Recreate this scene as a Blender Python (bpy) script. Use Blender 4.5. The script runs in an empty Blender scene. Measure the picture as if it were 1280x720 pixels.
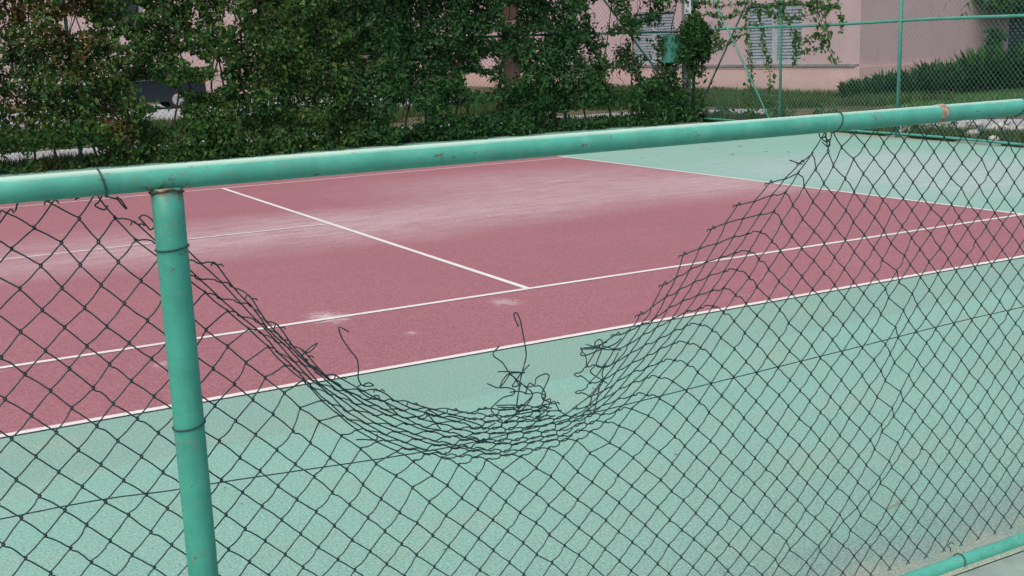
import bpy, math, random
import numpy as np
# node positions of the torn mesh, tenths of a millimetre: x, y, z per node
SIM = [-52300,0,14820,-52300,0,13950,-52300,0,13080,-52300,0,12210,-52300,0,11340,-52300,0,10470,-52300,0,9600,-52300,0,8730,-52300,0,7860,-52300,0,6990,-52300,0,6120,-52300,0,5250,
-52300,0,4380,-52300,0,3510,-52300,0,2640,-52300,0,1770,-52300,0,900,-51875,0,14385,-51875,0,13515,-51875,0,12645,-51875,0,11775,-51875,0,10905,-51875,0,10035,-51875,0,9165,
-51875,0,8295,-51875,0,7425,-51875,0,6555,-51875,0,5685,-51875,0,4815,-51875,0,3945,-51875,0,3075,-51875,0,2205,-51875,0,1335,-51875,0,465,-51450,0,14820,-51447,-8,13967,
-51424,-3,13070,-51433,19,12219,-51461,0,11333,-51430,7,10496,-51442,20,9630,-51444,21,8707,-51450,-9,7842,-51461,6,6991,-51437,-21,6118,-51453,16,5243,-51449,6,4360,-51447,-11,3510,
-51434,16,2639,-51448,-1,1758,-51427,-1,894,-51014,-9,14404,-51052,-17,13502,-51027,-7,12641,-51012,-6,11794,-51018,2,10893,-51026,2,10029,-51029,8,9190,-51030,-24,8313,-51044,13,7433,
-51025,-2,6531,-51003,-7,5702,-51032,-1,4791,-51025,-32,3934,-50995,1,3059,-51018,-7,2204,-51040,5,1325,-51025,0,465,-50600,0,14820,-50598,15,13970,-50625,4,13099,-50570,-18,12199,
-50596,28,11341,-50599,4,10502,-50640,8,9583,-50601,13,8748,-50608,-15,7868,-50606,-6,7000,-50591,32,6120,-50610,-6,5260,-50573,-7,4358,-50593,-2,3510,-50606,20,2650,-50585,-20,1784,
-50565,5,900,-50179,0,14379,-50175,7,13494,-50172,1,12651,-50175,-8,11789,-50179,-21,10891,-50171,-19,10057,-50160,-13,9151,-50173,5,8311,-50155,22,7414,-50184,-4,6553,-50200,-19,5687,
-50174,6,4839,-50161,-8,3942,-50180,8,3062,-50173,-32,2214,-50157,-8,1352,-50175,0,465,-49750,0,14820,-49739,8,13941,-49753,-15,13075,-49753,17,12188,-49748,11,11348,-49748,4,10448,
-49750,15,9609,-49730,21,8717,-49748,-16,7869,-49769,0,6989,-49738,-15,6109,-49762,-16,5215,-49779,9,4372,-49748,-13,3497,-49758,14,2659,-49764,24,1775,-49732,-2,884,-49342,-19,14411,
-49351,8,13504,-49308,12,12656,-49324,7,11792,-49337,-9,10893,-49366,1,10030,-49292,-5,9161,-49351,7,8299,-49314,-12,7412,-49324,0,6530,-49339,21,5683,-49339,-3,4826,-49348,-7,3957,
-49345,16,3061,-49321,-12,2227,-49348,-16,1314,-49325,0,465,-48900,0,14820,-48890,-11,13929,-48904,-28,13070,-48885,26,12194,-48912,-8,11317,-48883,11,10458,-48893,-27,9621,-48896,19,8744,
-48921,2,7863,-48887,-21,6982,-48922,12,6112,-48872,-2,5224,-48885,-2,4376,-48900,17,3509,-48914,9,2663,-48959,9,1759,-48902,32,925,-48435,29,14356,-48493,7,13531,-48468,16,12693,
-48454,14,11761,-48444,-16,10929,-48510,-28,10037,-48458,-17,9151,-48471,-19,8291,-48503,17,7417,-48460,-11,6554,-48474,6,5682,-48477,5,4787,-48470,-8,3951,-48484,-38,3087,-48469,8,2183,
-48473,5,1337,-48475,0,465,-48050,0,14820,-48067,-30,13953,-48053,-15,13086,-48051,5,12223,-48071,-24,11351,-48040,-4,10467,-48021,26,9612,-48054,30,8717,-48052,-15,7875,-48045,25,6982,
-48046,-12,6088,-48069,18,5231,-48072,6,4389,-48042,25,3505,-48045,16,2632,-48050,-21,1757,-48051,-25,883,-47647,-23,14390,-47627,-32,13495,-47615,22,12619,-47626,-4,11760,-47628,-18,10913,
-47651,-5,10041,-47611,-12,9170,-47644,-9,8293,-47623,10,7413,-47598,-6,6558,-47615,18,5690,-47614,0,4813,-47610,10,3963,-47647,29,3093,-47612,19,2204,-47602,19,1358,-47625,0,465,
-47200,0,14820,-47183,4,13950,-47213,5,13051,-47211,13,12230,-47208,0,11340,-47221,15,10478,-47188,10,9590,-47194,30,8729,-47215,-23,7885,-47242,-5,6996,-47221,27,6130,-47176,7,5234,
-47167,1,4375,-47204,-9,3512,-47225,5,2631,-47201,-4,1778,-47211,27,922,-46775,-8,14366,-46779,22,13498,-46759,1,12651,-46774,-8,11772,-46770,9,10921,-46754,-6,10045,-46777,-17,9168,
-46775,-18,8308,-46761,0,7414,-46769,-8,6513,-46775,-3,5672,-46771,-10,4818,-46759,10,3933,-46787,26,3069,-46777,3,2201,-46747,37,1329,-46775,0,465,-46350,0,14820,-46355,-12,13943,
-46353,19,13097,-46339,6,12193,-46367,25,11327,-46370,8,10474,-46359,16,9625,-46350,-30,8714,-46370,11,7834,-46329,-3,6962,-46351,18,6119,-46343,-13,5274,-46366,14,4371,-46343,12,3516,
-46375,-28,2626,-46364,11,1769,-46343,-9,884,-45923,15,14385,-45943,11,13511,-45942,4,12642,-45921,34,11810,-45925,15,10890,-45961,2,10044,-45948,6,9157,-45954,-9,8280,-45940,15,7428,
-45917,-10,6510,-45939,19,5706,-45929,-32,4812,-45931,-19,3934,-45914,0,3067,-45931,14,2176,-45938,-16,1308,-45925,0,465,-45500,0,14820,-45503,-16,13949,-45454,7,13081,-45500,-6,12233,
-45497,7,11343,-45492,4,10444,-45499,-3,9602,-45514,-19,8725,-45512,-9,7871,-45494,-19,7000,-45496,14,6138,-45485,-9,5246,-45503,-36,4360,-45551,4,3499,-45495,-8,2610,-45485,-22,1786,
-45522,-1,915,-45066,-7,14395,-45080,-16,13518,-45081,-38,12653,-45071,-12,11783,-45072,22,10885,-45096,5,10042,-45089,8,9160,-45078,9,8261,-45094,8,7435,-45026,0,6582,-45072,24,5690,
-45099,-8,4813,-45071,-22,3959,-45071,1,3042,-45083,-20,2228,-45076,13,1353,-45075,0,465,-44650,0,14820,-44644,7,13955,-44651,8,13091,-44628,-33,12190,-44647,-13,11340,-44679,7,10474,
-44673,10,9610,-44641,4,8733,-44642,-7,7859,-44631,20,6985,-44681,9,6140,-44685,-6,5261,-44628,-7,4401,-44641,18,3485,-44698,-4,2621,-44636,-8,1776,-44667,18,900,-44241,24,14402,
-44232,-4,13526,-44190,1,12648,-44241,-6,11780,-44241,6,10895,-44231,-13,10013,-44212,2,9151,-44210,12,8291,-44206,5,7421,-44231,9,6539,-44241,-7,5691,-44239,2,4822,-44216,-17,3943,
-44232,1,3084,-44205,5,2193,-44253,-16,1341,-44225,0,465,-43800,0,14820,-43795,-34,13963,-43804,-25,13051,-43806,-10,12198,-43807,-23,11328,-43799,-1,10460,-43822,4,9579,-43830,27,8705,
-43797,-2,7848,-43802,-1,6992,-43783,-30,6126,-43795,-4,5242,-43833,7,4367,-43806,-5,3504,-43815,12,2642,-43807,36,1794,-43795,-19,894,-43381,-9,14394,-43370,4,13503,-43343,-3,12658,
-43367,-2,11759,-43385,-58,10900,-43346,-1,10025,-43393,-1,9150,-43370,1,8299,-43368,1,7389,-43384,20,6542,-43369,32,5668,-43394,14,4843,-43405,10,3932,-43381,-21,3043,-43378,15,2209,
-43372,-19,1300,-43375,0,465,-42950,0,14820,-42960,3,13956,-42975,-10,13068,-42958,21,12205,-42944,0,11327,-42964,-12,10479,-42952,12,9601,-42914,-10,8769,-42970,-9,7835,-42970,-7,7011,
-42966,-12,6112,-42949,-9,5249,-42956,-22,4371,-42970,10,3515,-42958,19,2638,-42947,3,1747,-42951,22,880,-42518,1,14408,-42501,-5,13498,-42516,8,12619,-42536,-20,11789,-42546,9,10874,
-42513,0,10018,-42501,3,9176,-42520,-3,8290,-42524,1,7409,-42539,-9,6570,-42488,29,5659,-42569,-7,4806,-42522,-1,3948,-42507,-3,3073,-42536,-25,2186,-42523,14,1330,-42525,0,465,
-42100,0,14820,-42095,5,13959,-42139,17,13036,-42098,-13,12203,-42136,11,11340,-42096,-1,10473,-42049,-12,9628,-42095,-9,8732,-42106,-2,7856,-42094,-13,6979,-42119,-7,6115,-42100,19,5232,
-42125,-4,4394,-42130,-4,3486,-42077,14,2619,-42091,-9,1776,-42115,-6,898,-41653,4,14371,-41718,-5,13460,-41726,-2,12656,-41681,31,11763,-41690,7,10916,-41636,1,10056,-41694,-34,9171,
-41648,15,8298,-41686,0,7391,-41691,-11,6541,-41672,10,5679,-41661,-24,4828,-41677,8,3938,-41669,-10,3082,-41679,-43,2213,-41665,-12,1308,-41675,0,465,-41250,0,14814,-41289,-11,13938,
-41244,8,13066,-41280,18,12174,-41249,-27,11365,-41195,10,10492,-41279,3,9587,-41229,-4,8727,-41235,16,7844,-41276,9,6976,-41297,11,6120,-41264,-8,5264,-41260,-6,4381,-41238,-8,3514,
-41240,-26,2635,-41260,9,1756,-41241,-10,889,-40863,42,14341,-40861,-27,13484,-40821,-2,12644,-40821,-12,11790,-40824,13,10944,-40815,-1,10049,-40806,-14,9138,-40838,2,8297,-40833,-14,7395,
-40849,-11,6543,-40843,17,5703,-40843,-11,4817,-40820,21,3942,-40832,12,3079,-40833,-14,2187,-40803,-2,1374,-40825,0,465,-40400,0,14723,-40433,45,13953,-40383,-3,13070,-40407,11,12185,
-40383,-19,11371,-40376,1,10450,-40408,1,9596,-40447,-5,8713,-40414,30,7837,-40436,7,6988,-40432,-17,6094,-40380,0,5243,-40427,-9,4382,-40382,7,3504,-40393,-9,2620,-40408,14,1788,
-40409,-21,926,-40008,-168,14258,-39990,26,13472,-39992,17,12658,-39933,18,11801,-39983,-19,10915,-39972,-10,10016,-39966,0,9166,-39974,-1,8280,-39975,25,7402,-39969,-20,6541,-40010,0,5692,
-39984,9,4795,-39973,6,3936,-39979,-23,3057,-39990,15,2202,-39978,11,1370,-39975,0,465,-39550,0,14629,-39596,11,13867,-39549,1,13086,-39516,-15,12223,-39574,15,11332,-39558,-11,10455,
-39546,-12,9614,-39546,-4,8708,-39554,-36,7830,-39553,23,6964,-39579,6,6101,-39548,-18,5243,-39568,4,4391,-39535,7,3511,-39530,-21,2635,-39527,-6,1768,-39567,12,896,-39098,-181,14248,
-39128,-14,13496,-39113,4,12673,-39134,18,11751,-39167,0,10883,-39137,-3,10027,-39153,-8,9147,-39146,44,8279,-39167,11,7405,-39135,18,6524,-39127,-15,5686,-39160,5,4805,-39136,-8,3941,
-39135,29,3075,-39134,-13,2172,-39107,19,1339,-39125,0,465,-38700,0,14648,-38692,9,13930,-38631,17,13106,-38725,-19,12231,-38738,6,11332,-38716,-21,10455,-38725,19,9555,-38748,18,8688,
-38734,-5,7811,-38721,3,6951,-38726,1,6088,-38696,-22,5240,-38709,-22,4349,-38705,5,3465,-38712,36,2635,-38704,-4,1772,-38692,4,905,-38241,-100,14314,-38186,40,13519,-38264,15,12609,
-38303,-46,11772,-38290,7,10903,-38282,-22,10004,-38322,30,9125,-38295,-19,8278,-38272,-11,7412,-38317,2,6524,-38293,12,5675,-38302,-10,4786,-38275,10,3927,-38272,10,3075,-38282,10,2217,
-38270,-6,1354,-38275,0,465,-37850,0,14757,-37742,36,13944,-37848,-43,13022,-37874,53,12179,-37881,-28,11317,-37918,54,10446,-37893,-44,9545,-37897,14,8706,-37900,-7,7851,-37894,-7,6987,
-37908,10,6074,-37868,-17,5224,-37878,2,4379,-37840,-1,3488,-37883,-1,2614,-37836,-1,1753,-37871,-24,918,-37347,57,14396,-37431,61,13436,-37462,-107,12564,-37472,107,11707,-37463,-54,10827,
-37458,61,9960,-37482,-32,9127,-37463,11,8261,-37463,2,7369,-37420,11,6509,-37465,-10,5690,-37451,5,4828,-37432,-10,3929,-37437,-19,3088,-37408,-25,2201,-37423,10,1306,-37425,0,465,
-36968,131,14882,-37037,-12,13888,-37055,120,12951,-37072,-138,12117,-37064,102,11244,-37100,-69,10423,-37072,65,9549,-37052,-13,8672,-37026,11,7859,-37046,-10,6938,-37035,17,6073,-37033,-10,5223,
-37025,-12,4343,-36987,-6,3494,-36982,21,2626,-36981,6,1775,-36989,-17,905,-36651,94,14338,-36681,19,13413,-36655,-6,12524,-36647,-50,11677,-36673,8,10830,-36633,0,9982,-36628,8,9118,
-36613,-10,8243,-36598,3,7361,-36608,-8,6530,-36625,-29,5656,-36592,-35,4825,-36593,-16,3939,-36596,-7,3057,-36566,-12,2191,-36589,-11,1321,-36575,0,465,-36230,-21,14173,-36294,34,13840,
-36260,34,12955,-36218,-12,12090,-36206,19,11240,-36238,33,10399,-36231,-10,9582,-36212,15,8666,-36196,13,7819,-36189,-3,6955,-36224,-8,6094,-36174,-4,5239,-36176,43,4388,-36129,27,3498,
-36195,25,2636,-36166,-6,1748,-36140,-24,912,-35828,49,13708,-35840,10,13401,-35843,28,12525,-35796,-15,11641,-35804,-14,10813,-35783,-10,9965,-35801,-7,9111,-35789,17,8252,-35768,-18,7376,
-35754,27,6488,-35759,-4,5644,-35734,-1,4766,-35729,-8,3917,-35745,0,3063,-35733,1,2205,-35730,9,1330,-35725,0,465,-35389,-1,13702,-35407,97,13288,-35399,-6,12970,-35393,46,12127,
-35349,10,11243,-35382,-6,10384,-35371,13,9534,-35356,-10,8656,-35369,-7,7807,-35346,10,6971,-35353,6,6114,-35336,-6,5225,-35349,-25,4340,-35320,-19,3471,-35315,23,2618,-35320,3,1745,
-35309,24,904,-35017,-117,13210,-35010,122,12817,-34963,-47,12544,-34981,85,11681,-34927,-21,10812,-34958,-5,9961,-34927,-7,9131,-34966,-10,8216,-34929,-14,7378,-34945,-12,6535,-34905,-1,5650,
-34887,7,4771,-34918,17,3914,-34893,-6,3078,-34909,9,2178,-34867,-2,1329,-34875,0,465,-34627,49,13093,-34611,-127,12744,-34592,125,12322,-34524,-68,12079,-34524,123,11227,-34484,-17,10381,
-34526,-3,9528,-34499,2,8645,-34507,-5,7818,-34522,5,6927,-34491,-8,6111,-34480,-28,5236,-34492,6,4332,-34472,0,3467,-34467,5,2624,-34482,-19,1750,-34446,-24,894,-34302,165,12557,
-34231,-132,12223,-34191,114,11875,-34082,-81,11602,-34136,160,10780,-34103,-17,9946,-34093,21,9107,-34074,-20,8240,-34083,6,7375,-34076,29,6513,-34059,11,5648,-34060,-2,4772,-34066,-4,3904,
-34055,-2,3022,-34040,7,2173,-34007,-6,1344,-34025,0,465,-33962,-54,12283,-33907,153,12048,-33853,-150,11718,-33733,149,11404,-33690,-102,11137,-33716,193,10343,-33662,-11,9519,-33637,1,8652,
-33680,-17,7787,-33653,2,6940,-33632,9,6065,-33637,-10,5203,-33648,-10,4349,-33637,-24,3468,-33620,-1,2633,-33635,13,1744,-33636,25,907,-33702,-148,11743,-33590,178,11493,-33478,-184,11211,
-33391,163,10899,-33335,-100,10648,-33285,238,9895,-33229,-12,9034,-33225,7,8215,-33261,-18,7363,-33238,-31,6498,-33225,15,5631,-33242,-7,4747,-33208,20,3898,-33233,3,3040,-33192,-21,2181,
-33200,-16,1336,-33175,0,465,-33354,-10,11519,-33324,-109,11251,-33197,187,11030,-33117,-183,10698,-32998,158,10424,-32936,-103,10221,-32920,287,9446,-32831,-4,8659,-32798,-6,7817,-32811,-1,6947,
-32820,2,6043,-32804,32,5224,-32795,-9,4340,-32772,58,3456,-32773,3,2590,-32763,0,1760,-32754,-23,894,-33056,151,11029,-32955,-115,10771,-32833,145,10533,-32732,-154,10194,-32638,144,9926,
-32537,-120,9674,-32475,306,9033,-32377,-7,8204,-32384,-6,7333,-32388,-5,6490,-32366,-15,5620,-32387,12,4766,-32368,-12,3884,-32341,6,3068,-32360,-12,2195,-32346,4,1310,-32325,0,465,
-32715,71,10728,-32708,110,10537,-32549,-122,10306,-32472,140,10001,-32319,-157,9773,-32243,123,9480,-32138,-138,9239,-32005,165,8622,-31964,38,7799,-31978,-27,6932,-31967,1,6017,-31941,24,5220,
-31962,-5,4354,-31961,-5,3486,-31918,-18,2623,-31921,4,1737,-31922,14,881,-32383,-40,10239,-32270,126,10096,-32116,-92,9825,-32038,138,9599,-31933,-156,9286,-31823,131,9005,-31731,-165,8805,
-31551,132,8211,-31602,-7,7353,-31522,10,6478,-31516,11,5603,-31541,-13,4779,-31523,6,3889,-31545,-28,3052,-31484,-16,2189,-31492,-29,1336,-31475,0,465,-31989,25,10083,-31932,-67,9812,
-31791,138,9673,-31707,-132,9424,-31595,153,9173,-31466,-174,8905,-31356,128,8636,-31231,-124,8403,-31172,157,7742,-31156,-1,6887,-31123,-26,6045,-31109,9,5165,-31128,23,4340,-31118,-23,3485,
-31095,13,2627,-31039,-5,1742,-31058,12,875,-31504,-125,9718,-31442,-47,9472,-31329,158,9256,-31198,-105,9034,-31120,142,8765,-30992,-151,8529,-30878,122,8281,-30723,-123,8052,-30701,80,7353,
-30703,-24,6438,-30700,-26,5608,-30663,-11,4733,-30693,-5,3911,-30663,7,3046,-30649,21,2169,-30610,-14,1327,-30625,0,465,-31049,-4,9606,-30999,-128,9373,-30951,-52,9131,-30809,112,8922,
-30728,-90,8670,-30621,122,8465,-30481,-146,8227,-30351,122,7965,-30299,-103,7695,-30283,73,6957,-30240,-3,6042,-30302,6,5197,-30270,-14,4324,-30255,34,3476,-30239,5,2617,-30221,0,1758,
-30176,-5,905,-30618,77,9259,-30492,-142,9039,-30422,-52,8816,-30281,90,8596,-30203,-103,8369,-30066,95,8162,-29954,-135,7933,-29866,99,7741,-29872,-217,7274,-29861,55,6486,-29836,3,5603,
-29836,4,4755,-29813,-6,3895,-29808,4,3046,-29767,-4,2193,-29779,1,1335,-29775,0,465,-30182,48,9113,-30112,91,8940,-29994,-71,8713,-29916,-102,8489,-29769,119,8309,-29681,-126,8098,
-29553,138,7898,-29472,-149,7722,-29426,122,7550,-29414,-112,6877,-29425,35,6029,-29400,31,5189,-29397,7,4344,-29406,-3,3463,-29371,-22,2608,-29347,19,1731,-29339,-26,868,-29644,33,8872,
-29559,52,8684,-29469,57,8471,-29362,-110,8282,-29273,117,8066,-29161,-121,7898,-29100,123,7728,-29051,-128,7578,-28997,70,7277,-29018,-79,6439,-28977,22,5623,-28968,8,4757,-28963,35,3895,
-28941,16,3029,-28948,3,2189,-28913,-30,1341,-28925,0,465,-29226,-184,8837,-29098,60,8621,-29010,-39,8450,-28987,71,8223,-28867,-130,8037,-28806,103,7895,-28730,-125,7727,-28625,103,7569,
-28593,-41,7434,-28571,-29,6861,-28579,-70,6037,-28550,3,5206,-28556,6,4333,-28520,2,3469,-28495,8,2609,-28496,-21,1760,-28517,2,847,-28662,-85,8617,-28558,83,8405,-28575,-76,8196,
-28457,90,7994,-28409,-119,7861,-28335,136,7724,-28226,-134,7568,-28156,72,7398,-28168,135,7224,-28154,-8,6464,-28128,-10,5616,-28143,1,4774,-28091,17,3907,-28083,-14,3028,-28084,-8,2183,
-28089,-25,1342,-28075,0,465,-28261,51,8613,-28157,-77,8444,-28136,86,8239,-28055,-46,8087,-28006,87,7910,-27897,-110,7745,-27848,110,7592,-27789,-136,7440,-27737,-20,7294,-27706,145,6815,
-27733,-19,6029,-27694,12,5198,-27680,0,4322,-27690,5,3463,-27682,16,2654,-27650,2,1758,-27653,-28,892,-27729,18,8505,-27694,-41,8334,-27634,98,8119,-27598,-60,7979,-27490,103,7817,
-27425,-87,7663,-27380,100,7481,-27311,-131,7377,-27278,-83,7187,-27279,75,6417,-27303,21,5611,-27251,-10,4763,-27288,-24,3885,-27244,-25,3049,-27236,-12,2177,-27229,4,1333,-27225,0,465,
-27281,-47,8535,-27213,-24,8394,-27199,-77,8221,-27160,113,8060,-27082,-69,7926,-27035,33,7751,-26950,-68,7605,-26892,88,7435,-26847,-86,7286,-26834,-89,6778,-26812,-21,6030,-26821,28,5205,
-26854,1,4329,-26826,6,3507,-26804,-10,2647,-26813,2,1755,-26812,-1,919,-26788,-44,8420,-26769,-13,8317,-26781,-118,8124,-26650,91,7980,-26557,-22,7857,-26506,19,7673,-26492,-79,7573,
-26423,104,7363,-26395,-11,7208,-26365,-30,6425,-26428,38,5608,-26436,21,4778,-26373,24,3961,-26347,-7,3065,-26380,2,2180,-26389,4,1320,-26375,0,465,-26233,-90,8418,-26330,-50,8314,
-26297,47,8191,-26294,-151,8116,-26105,24,7959,-26080,-15,7818,-26049,-4,7634,-26005,-34,7479,-25964,8,7327,-25945,16,6856,-25967,-21,5983,-25964,-27,5202,-25969,24,4349,-25955,-15,3484,
-25937,3,2615,-25942,-8,1760,-25959,6,892,-25073,392,9598,-25429,162,8996,-25523,-14,8568,-25602,29,8128,-25616,6,7942,-25590,9,7795,-25577,-24,7669,-25561,-4,7494,-25492,35,7225,
-25525,-11,6365,-25541,-10,5573,-25529,-14,4762,-25521,22,3960,-25517,-5,3076,-25501,27,2199,-25521,11,1357,-25525,0,465,-24864,4,9681,-25020,225,9155,-25083,-30,8766,-25069,9,8386,
-25118,-36,8154,-25187,12,7993,-25161,2,7843,-25112,-12,7641,-25094,-52,7424,-25072,69,6774,-25061,0,5965,-25073,33,5159,-25100,22,4353,-25090,-14,3521,-25100,3,2618,-25088,-5,1761,
-25090,3,885,-24581,333,9572,-24621,17,9117,-24615,10,8783,-24605,-17,8501,-24642,-2,8262,-24661,-1,8071,-24684,-1,7817,-24627,-41,7606,-24654,-263,7075,-24656,21,6382,-24632,-26,5578,
-24640,2,4764,-24684,3,3932,-24679,-1,3064,-24671,-20,2204,-24679,1,1330,-24675,0,465,-24205,36,9929,-24210,66,9529,-24165,0,9223,-24169,34,8929,-24176,20,8660,-24133,-9,8433,
-24171,-9,8164,-24198,-31,7858,-24218,-91,7419,-24185,-60,6758,-24205,21,5960,-24197,1,5175,-24228,3,4332,-24229,-14,3470,-24248,-11,2637,-24281,4,1718,-24261,8,898,-23779,6,9990,
-23760,45,9620,-23741,6,9377,-23699,-7,9100,-23644,7,8843,-23682,-13,8549,-23696,-28,8191,-23769,-48,7810,-23704,-63,7130,-23722,-20,6381,-23757,20,5558,-23785,33,4753,-23783,-6,3906,
-23819,8,3055,-23831,9,2204,-23844,-8,1340,-23825,0,465,-23473,-25,10382,-23359,10,10111,-23321,26,9807,-23273,4,9523,-23219,1,9209,-23189,-5,8894,-23238,-8,8593,-23235,-21,8101,
-23222,-53,7505,-23281,-33,6734,-23297,-18,5951,-23327,1,5160,-23351,-24,4322,-23355,-10,3500,-23380,17,2629,-23397,18,1775,-23385,-19,897,-23023,-18,10563,-22903,12,10240,-22856,17,9953,
-22790,-5,9638,-22743,34,9329,-22749,-14,8973,-22793,17,8516,-22819,-29,7921,-22793,-37,7155,-22827,0,6357,-22819,-48,5548,-22910,-17,4740,-22941,1,3887,-22951,-43,3053,-22969,27,2194,
-22994,-8,1343,-22975,0,465,-22724,-87,11116,-22554,-15,10771,-22459,4,10445,-22358,-24,10127,-22288,-7,9778,-22293,9,9419,-22281,-20,8929,-22353,-13,8325,-22343,-21,7570,-22312,-26,6712,
-22394,-13,5923,-22433,-22,5116,-22493,-16,4263,-22505,28,3472,-22516,2,2624,-22518,20,1753,-22607,-18,904,-22244,-52,11274,-22088,10,10908,-21970,22,10567,-21869,-8,10255,-21848,18,9851,
-21827,-2,9342,-21869,-42,8729,-21894,-20,7964,-21930,-65,7151,-21933,19,6337,-21981,-6,5495,-21995,0,4728,-22077,-27,3866,-22089,-7,3024,-22116,-21,2200,-22128,18,1338,-22125,0,465,
-21973,19,11821,-21732,-13,11428,-21578,7,11045,-21451,2,10664,-21393,1,10281,-21396,1,9798,-21415,-41,9139,-21473,14,8425,-21436,-8,7552,-21481,-5,6738,-21528,5,5921,-21555,-14,5082,
-21570,-16,4255,-21610,21,3450,-21676,-24,2610,-21681,-13,1750,-21716,-17,896,-21385,25,11953,-21176,-3,11560,-21062,18,11163,-20974,11,10719,-20936,-2,10265,-20967,1,9573,-21039,-14,8853,
-21027,-19,8021,-21067,22,7165,-21021,4,6310,-21082,-1,5501,-21114,16,4647,-21174,-20,3828,-21187,4,3023,-21268,0,2161,-21262,-12,1336,-21275,0,465,-21043,-38,12449,-20801,11,12019,
-20665,14,11618,-20530,-3,11216,-20539,10,10738,-20565,4,10022,-20655,9,9298,-20608,13,8459,-20630,-4,7590,-20606,4,6755,-20658,-1,5894,-20666,22,5067,-20705,-23,4247,-20740,7,3418,
-20780,6,2614,-20845,-16,1761,-20845,6,894,-20458,45,12556,-20190,23,12144,-20132,34,11687,-20070,22,11184,-20125,13,10464,-20193,-5,9715,-20175,-6,8899,-20202,-10,8068,-20189,2,7176,
-20228,-18,6340,-20247,-5,5494,-20247,9,4615,-20301,27,3788,-20341,1,2966,-20398,-38,2164,-20400,-7,1297,-20425,0,465,-20039,83,12997,-19839,43,12617,-19666,49,12176,-19638,5,11666,
-19666,-21,10912,-19775,-21,10168,-19770,31,9297,-19756,-19,8453,-19761,-10,7607,-19810,-1,6771,-19800,-5,5892,-19791,21,5055,-19808,-1,4236,-19874,-10,3397,-19937,-49,2571,-19977,63,1739,
-20008,-50,900,-19419,52,13064,-19255,23,12674,-19223,22,12171,-19263,36,11380,-19361,2,10596,-19330,28,9743,-19331,-10,8887,-19360,-26,8047,-19343,10,7188,-19382,0,6327,-19380,-14,5457,
-19399,-7,4663,-19409,-4,3769,-19475,14,2939,-19506,73,2105,-19543,-91,1295,-19575,0,465,-18947,15,13527,-18817,22,13181,-18748,7,12713,-18830,-5,11858,-18945,-10,11048,-18909,-5,10194,
-18892,13,9343,-18946,-1,8465,-18933,-3,7622,-18939,6,6772,-18922,-5,5903,-18942,-4,5011,-18954,27,4218,-19008,-7,3362,-19045,15,2513,-19139,-105,1721,-19117,38,871,-18337,24,13603,
-18296,38,13212,-18465,13,12349,-18509,2,11523,-18546,2,10650,-18488,9,9803,-18507,-5,8924,-18520,4,8060,-18492,-22,7221,-18497,9,6332,-18525,-22,5484,-18541,-29,4646,-18591,0,3780,
-18565,33,2933,-18644,-127,2113,-18689,102,1292,-18725,0,465,-17800,7,14018,-17799,65,13730,-18038,29,12807,-18086,-5,11907,-18075,2,11086,-18070,-15,10244,-18135,15,9349,-18078,16,8489,
-18073,-14,7612,-18082,28,6797,-18092,9,5915,-18086,3,5060,-18110,-3,4198,-18115,49,3359,-18171,-80,2560,-18255,146,1699,-18292,-45,908,-17304,52,14243,-17648,4,13305,-17695,-8,12375,
-17673,20,11503,-17653,10,10665,-17650,6,9814,-17640,19,8954,-17635,-2,8084,-17655,2,7209,-17671,2,6338,-17658,-20,5512,-17705,-20,4612,-17694,-18,3763,-17720,-22,2915,-17799,163,2094,
-17850,-75,1288,-17875,0,465,-16803,66,14844,-17240,-16,13773,-17263,32,12828,-17223,3,11962,-17224,-11,11100,-17223,15,10238,-17237,5,9389,-17237,-15,8530,-17218,13,7651,-17261,0,6808,
-17238,-47,5958,-17245,8,5067,-17261,35,4191,-17325,13,3345,-17303,91,2510,-17407,-146,1706,-17442,20,915,-16844,-82,14262,-16884,8,13326,-16832,8,12429,-16823,-6,11555,-16794,8,10670,
-16832,18,9854,-16802,-3,8971,-16834,37,8070,-16830,13,7219,-16808,5,6368,-16839,-14,5513,-16860,23,4625,-16842,15,3763,-16854,67,2945,-16951,-186,2131,-17007,80,1323,-17025,0,465,
-16600,0,14841,-16488,38,13800,-16442,3,12906,-16403,4,11999,-16421,-24,11103,-16386,-22,10267,-16400,-7,9371,-16397,-2,8572,-16413,5,7690,-16416,3,6788,-16406,1,5960,-16411,-11,5081,
-16451,1,4213,-16443,67,3348,-16497,-171,2504,-16593,92,1762,-16597,20,870,-16231,-2,14329,-16029,9,13402,-16005,-23,12457,-15986,-10,11575,-15978,10,10701,-15952,-3,9812,-15987,-7,8976,
-15991,-7,8095,-15989,1,7248,-15998,9,6366,-16017,-23,5481,-16010,21,4622,-16024,15,3772,-16049,-136,2938,-16107,116,2152,-16196,0,1304,-16175,0,465,-15750,0,14703,-15750,-19,13948,
-15666,6,12966,-15642,27,12067,-15592,13,11161,-15573,28,10250,-15547,4,9400,-15553,20,8547,-15546,5,7714,-15598,6,6798,-15598,22,5944,-15572,8,5077,-15584,-4,4220,-15632,-108,3388,
-15658,85,2543,-15662,48,1730,-15771,-59,891,-15312,-6,14313,-15331,-10,13481,-15244,-1,12530,-15190,13,11632,-15154,8,10749,-15147,12,9833,-15124,18,8983,-15111,31,8116,-15150,-30,7246,
-15163,8,6368,-15131,25,5526,-15187,-19,4648,-15186,-14,3771,-15175,-12,2918,-15274,136,2125,-15320,-84,1344,-15325,0,465,-14900,0,14793,-14860,43,13891,-14929,-18,13075,-14788,8,12128,
-14784,9,11180,-14716,0,10329,-14708,12,9405,-14701,42,8581,-14712,-75,7687,-14760,40,6808,-14722,32,5947,-14753,-62,5085,-14751,61,4221,-14769,-82,3376,-14821,174,2505,-14885,-133,1727,
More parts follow.
